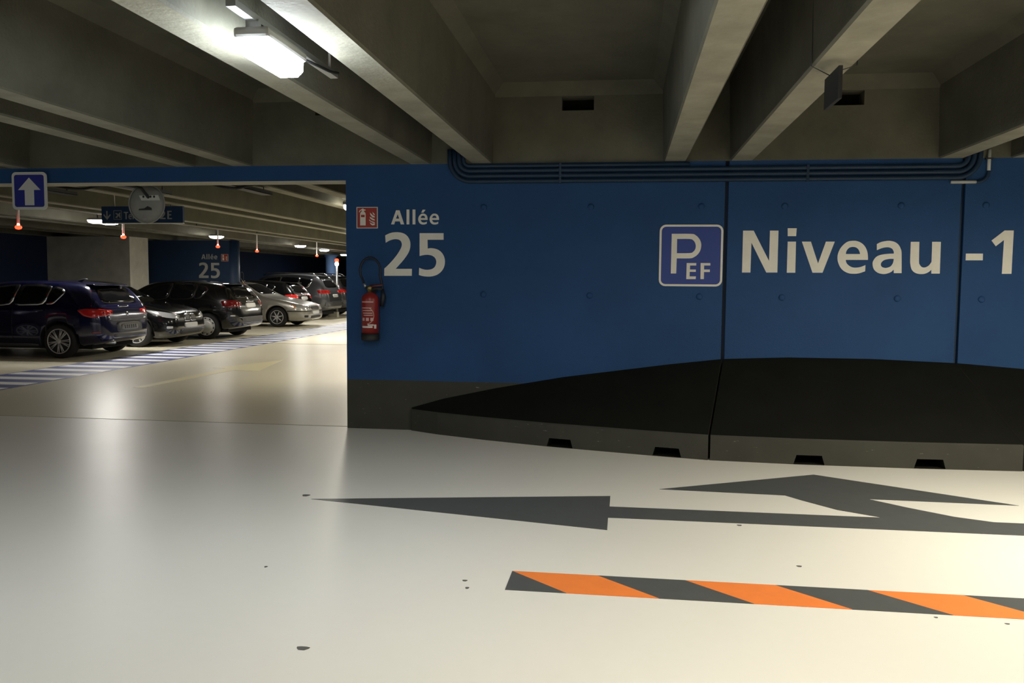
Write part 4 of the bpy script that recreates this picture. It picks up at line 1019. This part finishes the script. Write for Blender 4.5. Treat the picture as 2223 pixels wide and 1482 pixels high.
# --- silver saloon, nose towards the aisle
def silver(X, Y, label):
    c = Car('saloon_car', X, Y, 1, SEDAN, P_SILVER, label); L = c.L
    c.windows([[(1.75, 0.93), (2.28, 1.24), (2.55, 1.30), (2.72, 1.31), (2.68, 0.94)], [(2.74, 0.94), (2.78, 1.31), (3.1, 1.29), (3.42, 1.22), (3.55, 1.0), (3.4, 0.96)]], PLASTICB)
    c.front('windscreen', [(-0.62, 1.0), (0.62, 1.0), (0.50, 1.30), (-0.50, 1.30)], GLASS)
    c.rear('rear_window', [(-0.56, 1.04), (0.56, 1.04), (0.46, 1.30), (-0.46, 1.30)], GLASS)
    hl = corner_lamp(c, 'head_lamp', [(0.05, 0.40, 0.63), (0.16, 0.66, 0.66), (0.34, 0.81, 0.68), (0.40, 0.82, 0.62), (0.16, 0.70, 0.55), (0.05, 0.42, 0.535)], -45, HEAD)
    corner_lamp(c, 'indicator_lamp', [(0.34, 0.82, 0.67), (0.46, 0.83, 0.67), (0.46, 0.83, 0.60), (0.34, 0.82, 0.57)], -60, AMBER)
    c.front('grille', rect(-0.32, 0.32, 0.53, 0.63), PLASTICB, 0.008); c.front('number_plate', rect(-0.26, 0.26, 0.39, 0.49), PLATE, 0.016)
    c.front('lower_grille', rect(-0.40, 0.40, 0.27, 0.35), PLASTICB, 0.008)
    corner_lamp(c, 'fog_lamp', [(0.08, 0.52, 0.30), (0.14, 0.66, 0.30), (0.14, 0.66, 0.37), (0.08, 0.52, 0.37)], -45, PLASTICB)
    corner_lamp(c, 'bumper_strip', [(0.03, 0.30, 0.475), (0.14, 0.68, 0.475), (0.58, 0.86, 0.475), (0.58, 0.86, 0.505), (0.14, 0.68, 0.505), (0.03, 0.30, 0.505)], -45, PLASTICB, 0.012)
    c.sides('rub_strip', [(1.35, 0.52), (3.15, 0.52), (3.15, 0.56), (1.35, 0.56)], PLASTICB, 0.01)
    for x in (1.62, 2.71): c.sides('door_gap', [(x, 0.26), (x+0.008, 0.26), (x+0.008, 0.88), (x, 0.88)], PLASTICB, 0.002)
    corner_lamp(c, 'tail_lamp', [(L-0.30, 0.82, 0.88), (L-0.06, 0.6, 0.88), (L-0.06, 0.6, 0.72), (L-0.30, 0.82, 0.72)], 225, TAIL)
    c.handle(2.55, 0.83); c.handle(3.45, 0.85); c.mirrors(1.82, 0.97)
    return c
silver(-9.60, 25.25, 'silver saloon car parked nose out beside the empty bay')
black_cap(-10.85, 27.65, dict(HATCH, rim='five'), P_BLACK, 'black hatchback parked tail out between the silver car and the grey one', TAIL, CHROME)

# --- grey estate-like SUV, tail towards the aisle
def suv(X, Y, pnt, label):
    c = Car('suv_car', X, Y, -1, SUV, pnt, label); L = c.L
    c.windows([[(1.55, 1.10), (2.05, 1.46), (2.5, 1.53), (2.62, 1.54), (2.55, 1.11)], [(2.61, 1.11), (2.68, 1.54), (3.15, 1.53), (3.35, 1.51), (3.28, 1.13)], [(3.34, 1.135), (3.40, 1.51), (3.85, 1.45), (3.72, 1.18)]], CHROME)
    c.rear('rear_window', [(-0.60, 1.16), (0.60, 1.16), (0.50, 1.47), (-0.50, 1.47)], GLASS)
    c.front('windscreen', [(-0.66, 1.18), (0.66, 1.18), (0.55, 1.55), (-0.55, 1.55)], GLASS)
    corner_lamp(c, 'tail_lamp', [(L-0.42, 0.89, 1.06), (L-0.22, 0.85, 1.08), (L-0.09, 0.62, 1.06), (L-0.06, 0.45, 1.03), (L-0.06, 0.45, 0.95), (L-0.20, 0.83, 0.93), (L-0.36, 0.89, 0.95)], 225, TAIL)
    c.rear('number_plate', rect(-0.26, 0.26, 0.80, 0.91), PLATE, 0.012)
    c.rear('bumper', rect(-0.80, 0.80, 0.46, 0.66), PLASTICG, 0.012)
    c.sides('sill', [(1.35, 0.27), (3.15, 0.27), (3.15, 0.38), (1.35, 0.38)], PLASTICG, 0.008)
    for sg in (1, -1): tube('roof_rail', [(1.9, sg*0.60, 1.60), (2.1, sg*0.60, 1.70), (3.8, sg*0.60, 1.685), (3.95, sg*0.60, 1.60)], 0.018, CHROME, c.t, 8)
    bm = bmesh.new(); add_box(bm, L-0.62, L-0.38, -0.58, 0.58, 1.57, 1.60, 0.01); bm_obj('spoiler', bm, pnt, c.t)
    corner_lamp(c, 'head_lamp', [(0.10, 0.50, 0.86), (0.45, 0.84, 0.92), (0.42, 0.84, 0.82), (0.10, 0.52, 0.76)], -45, HEAD)
    c.handle(2.5, 0.98); c.handle(3.25, 1.0); c.mirrors(1.62, 1.14)
    return c
suv(-10.72, 30.35, P_GREY, 'grey tall estate car with chrome roof rails and red tail lamps, furthest but one')
suv(-11.0, 33.1, P_DGREY, 'dark far car half hidden behind the blue wall edge and grey car')
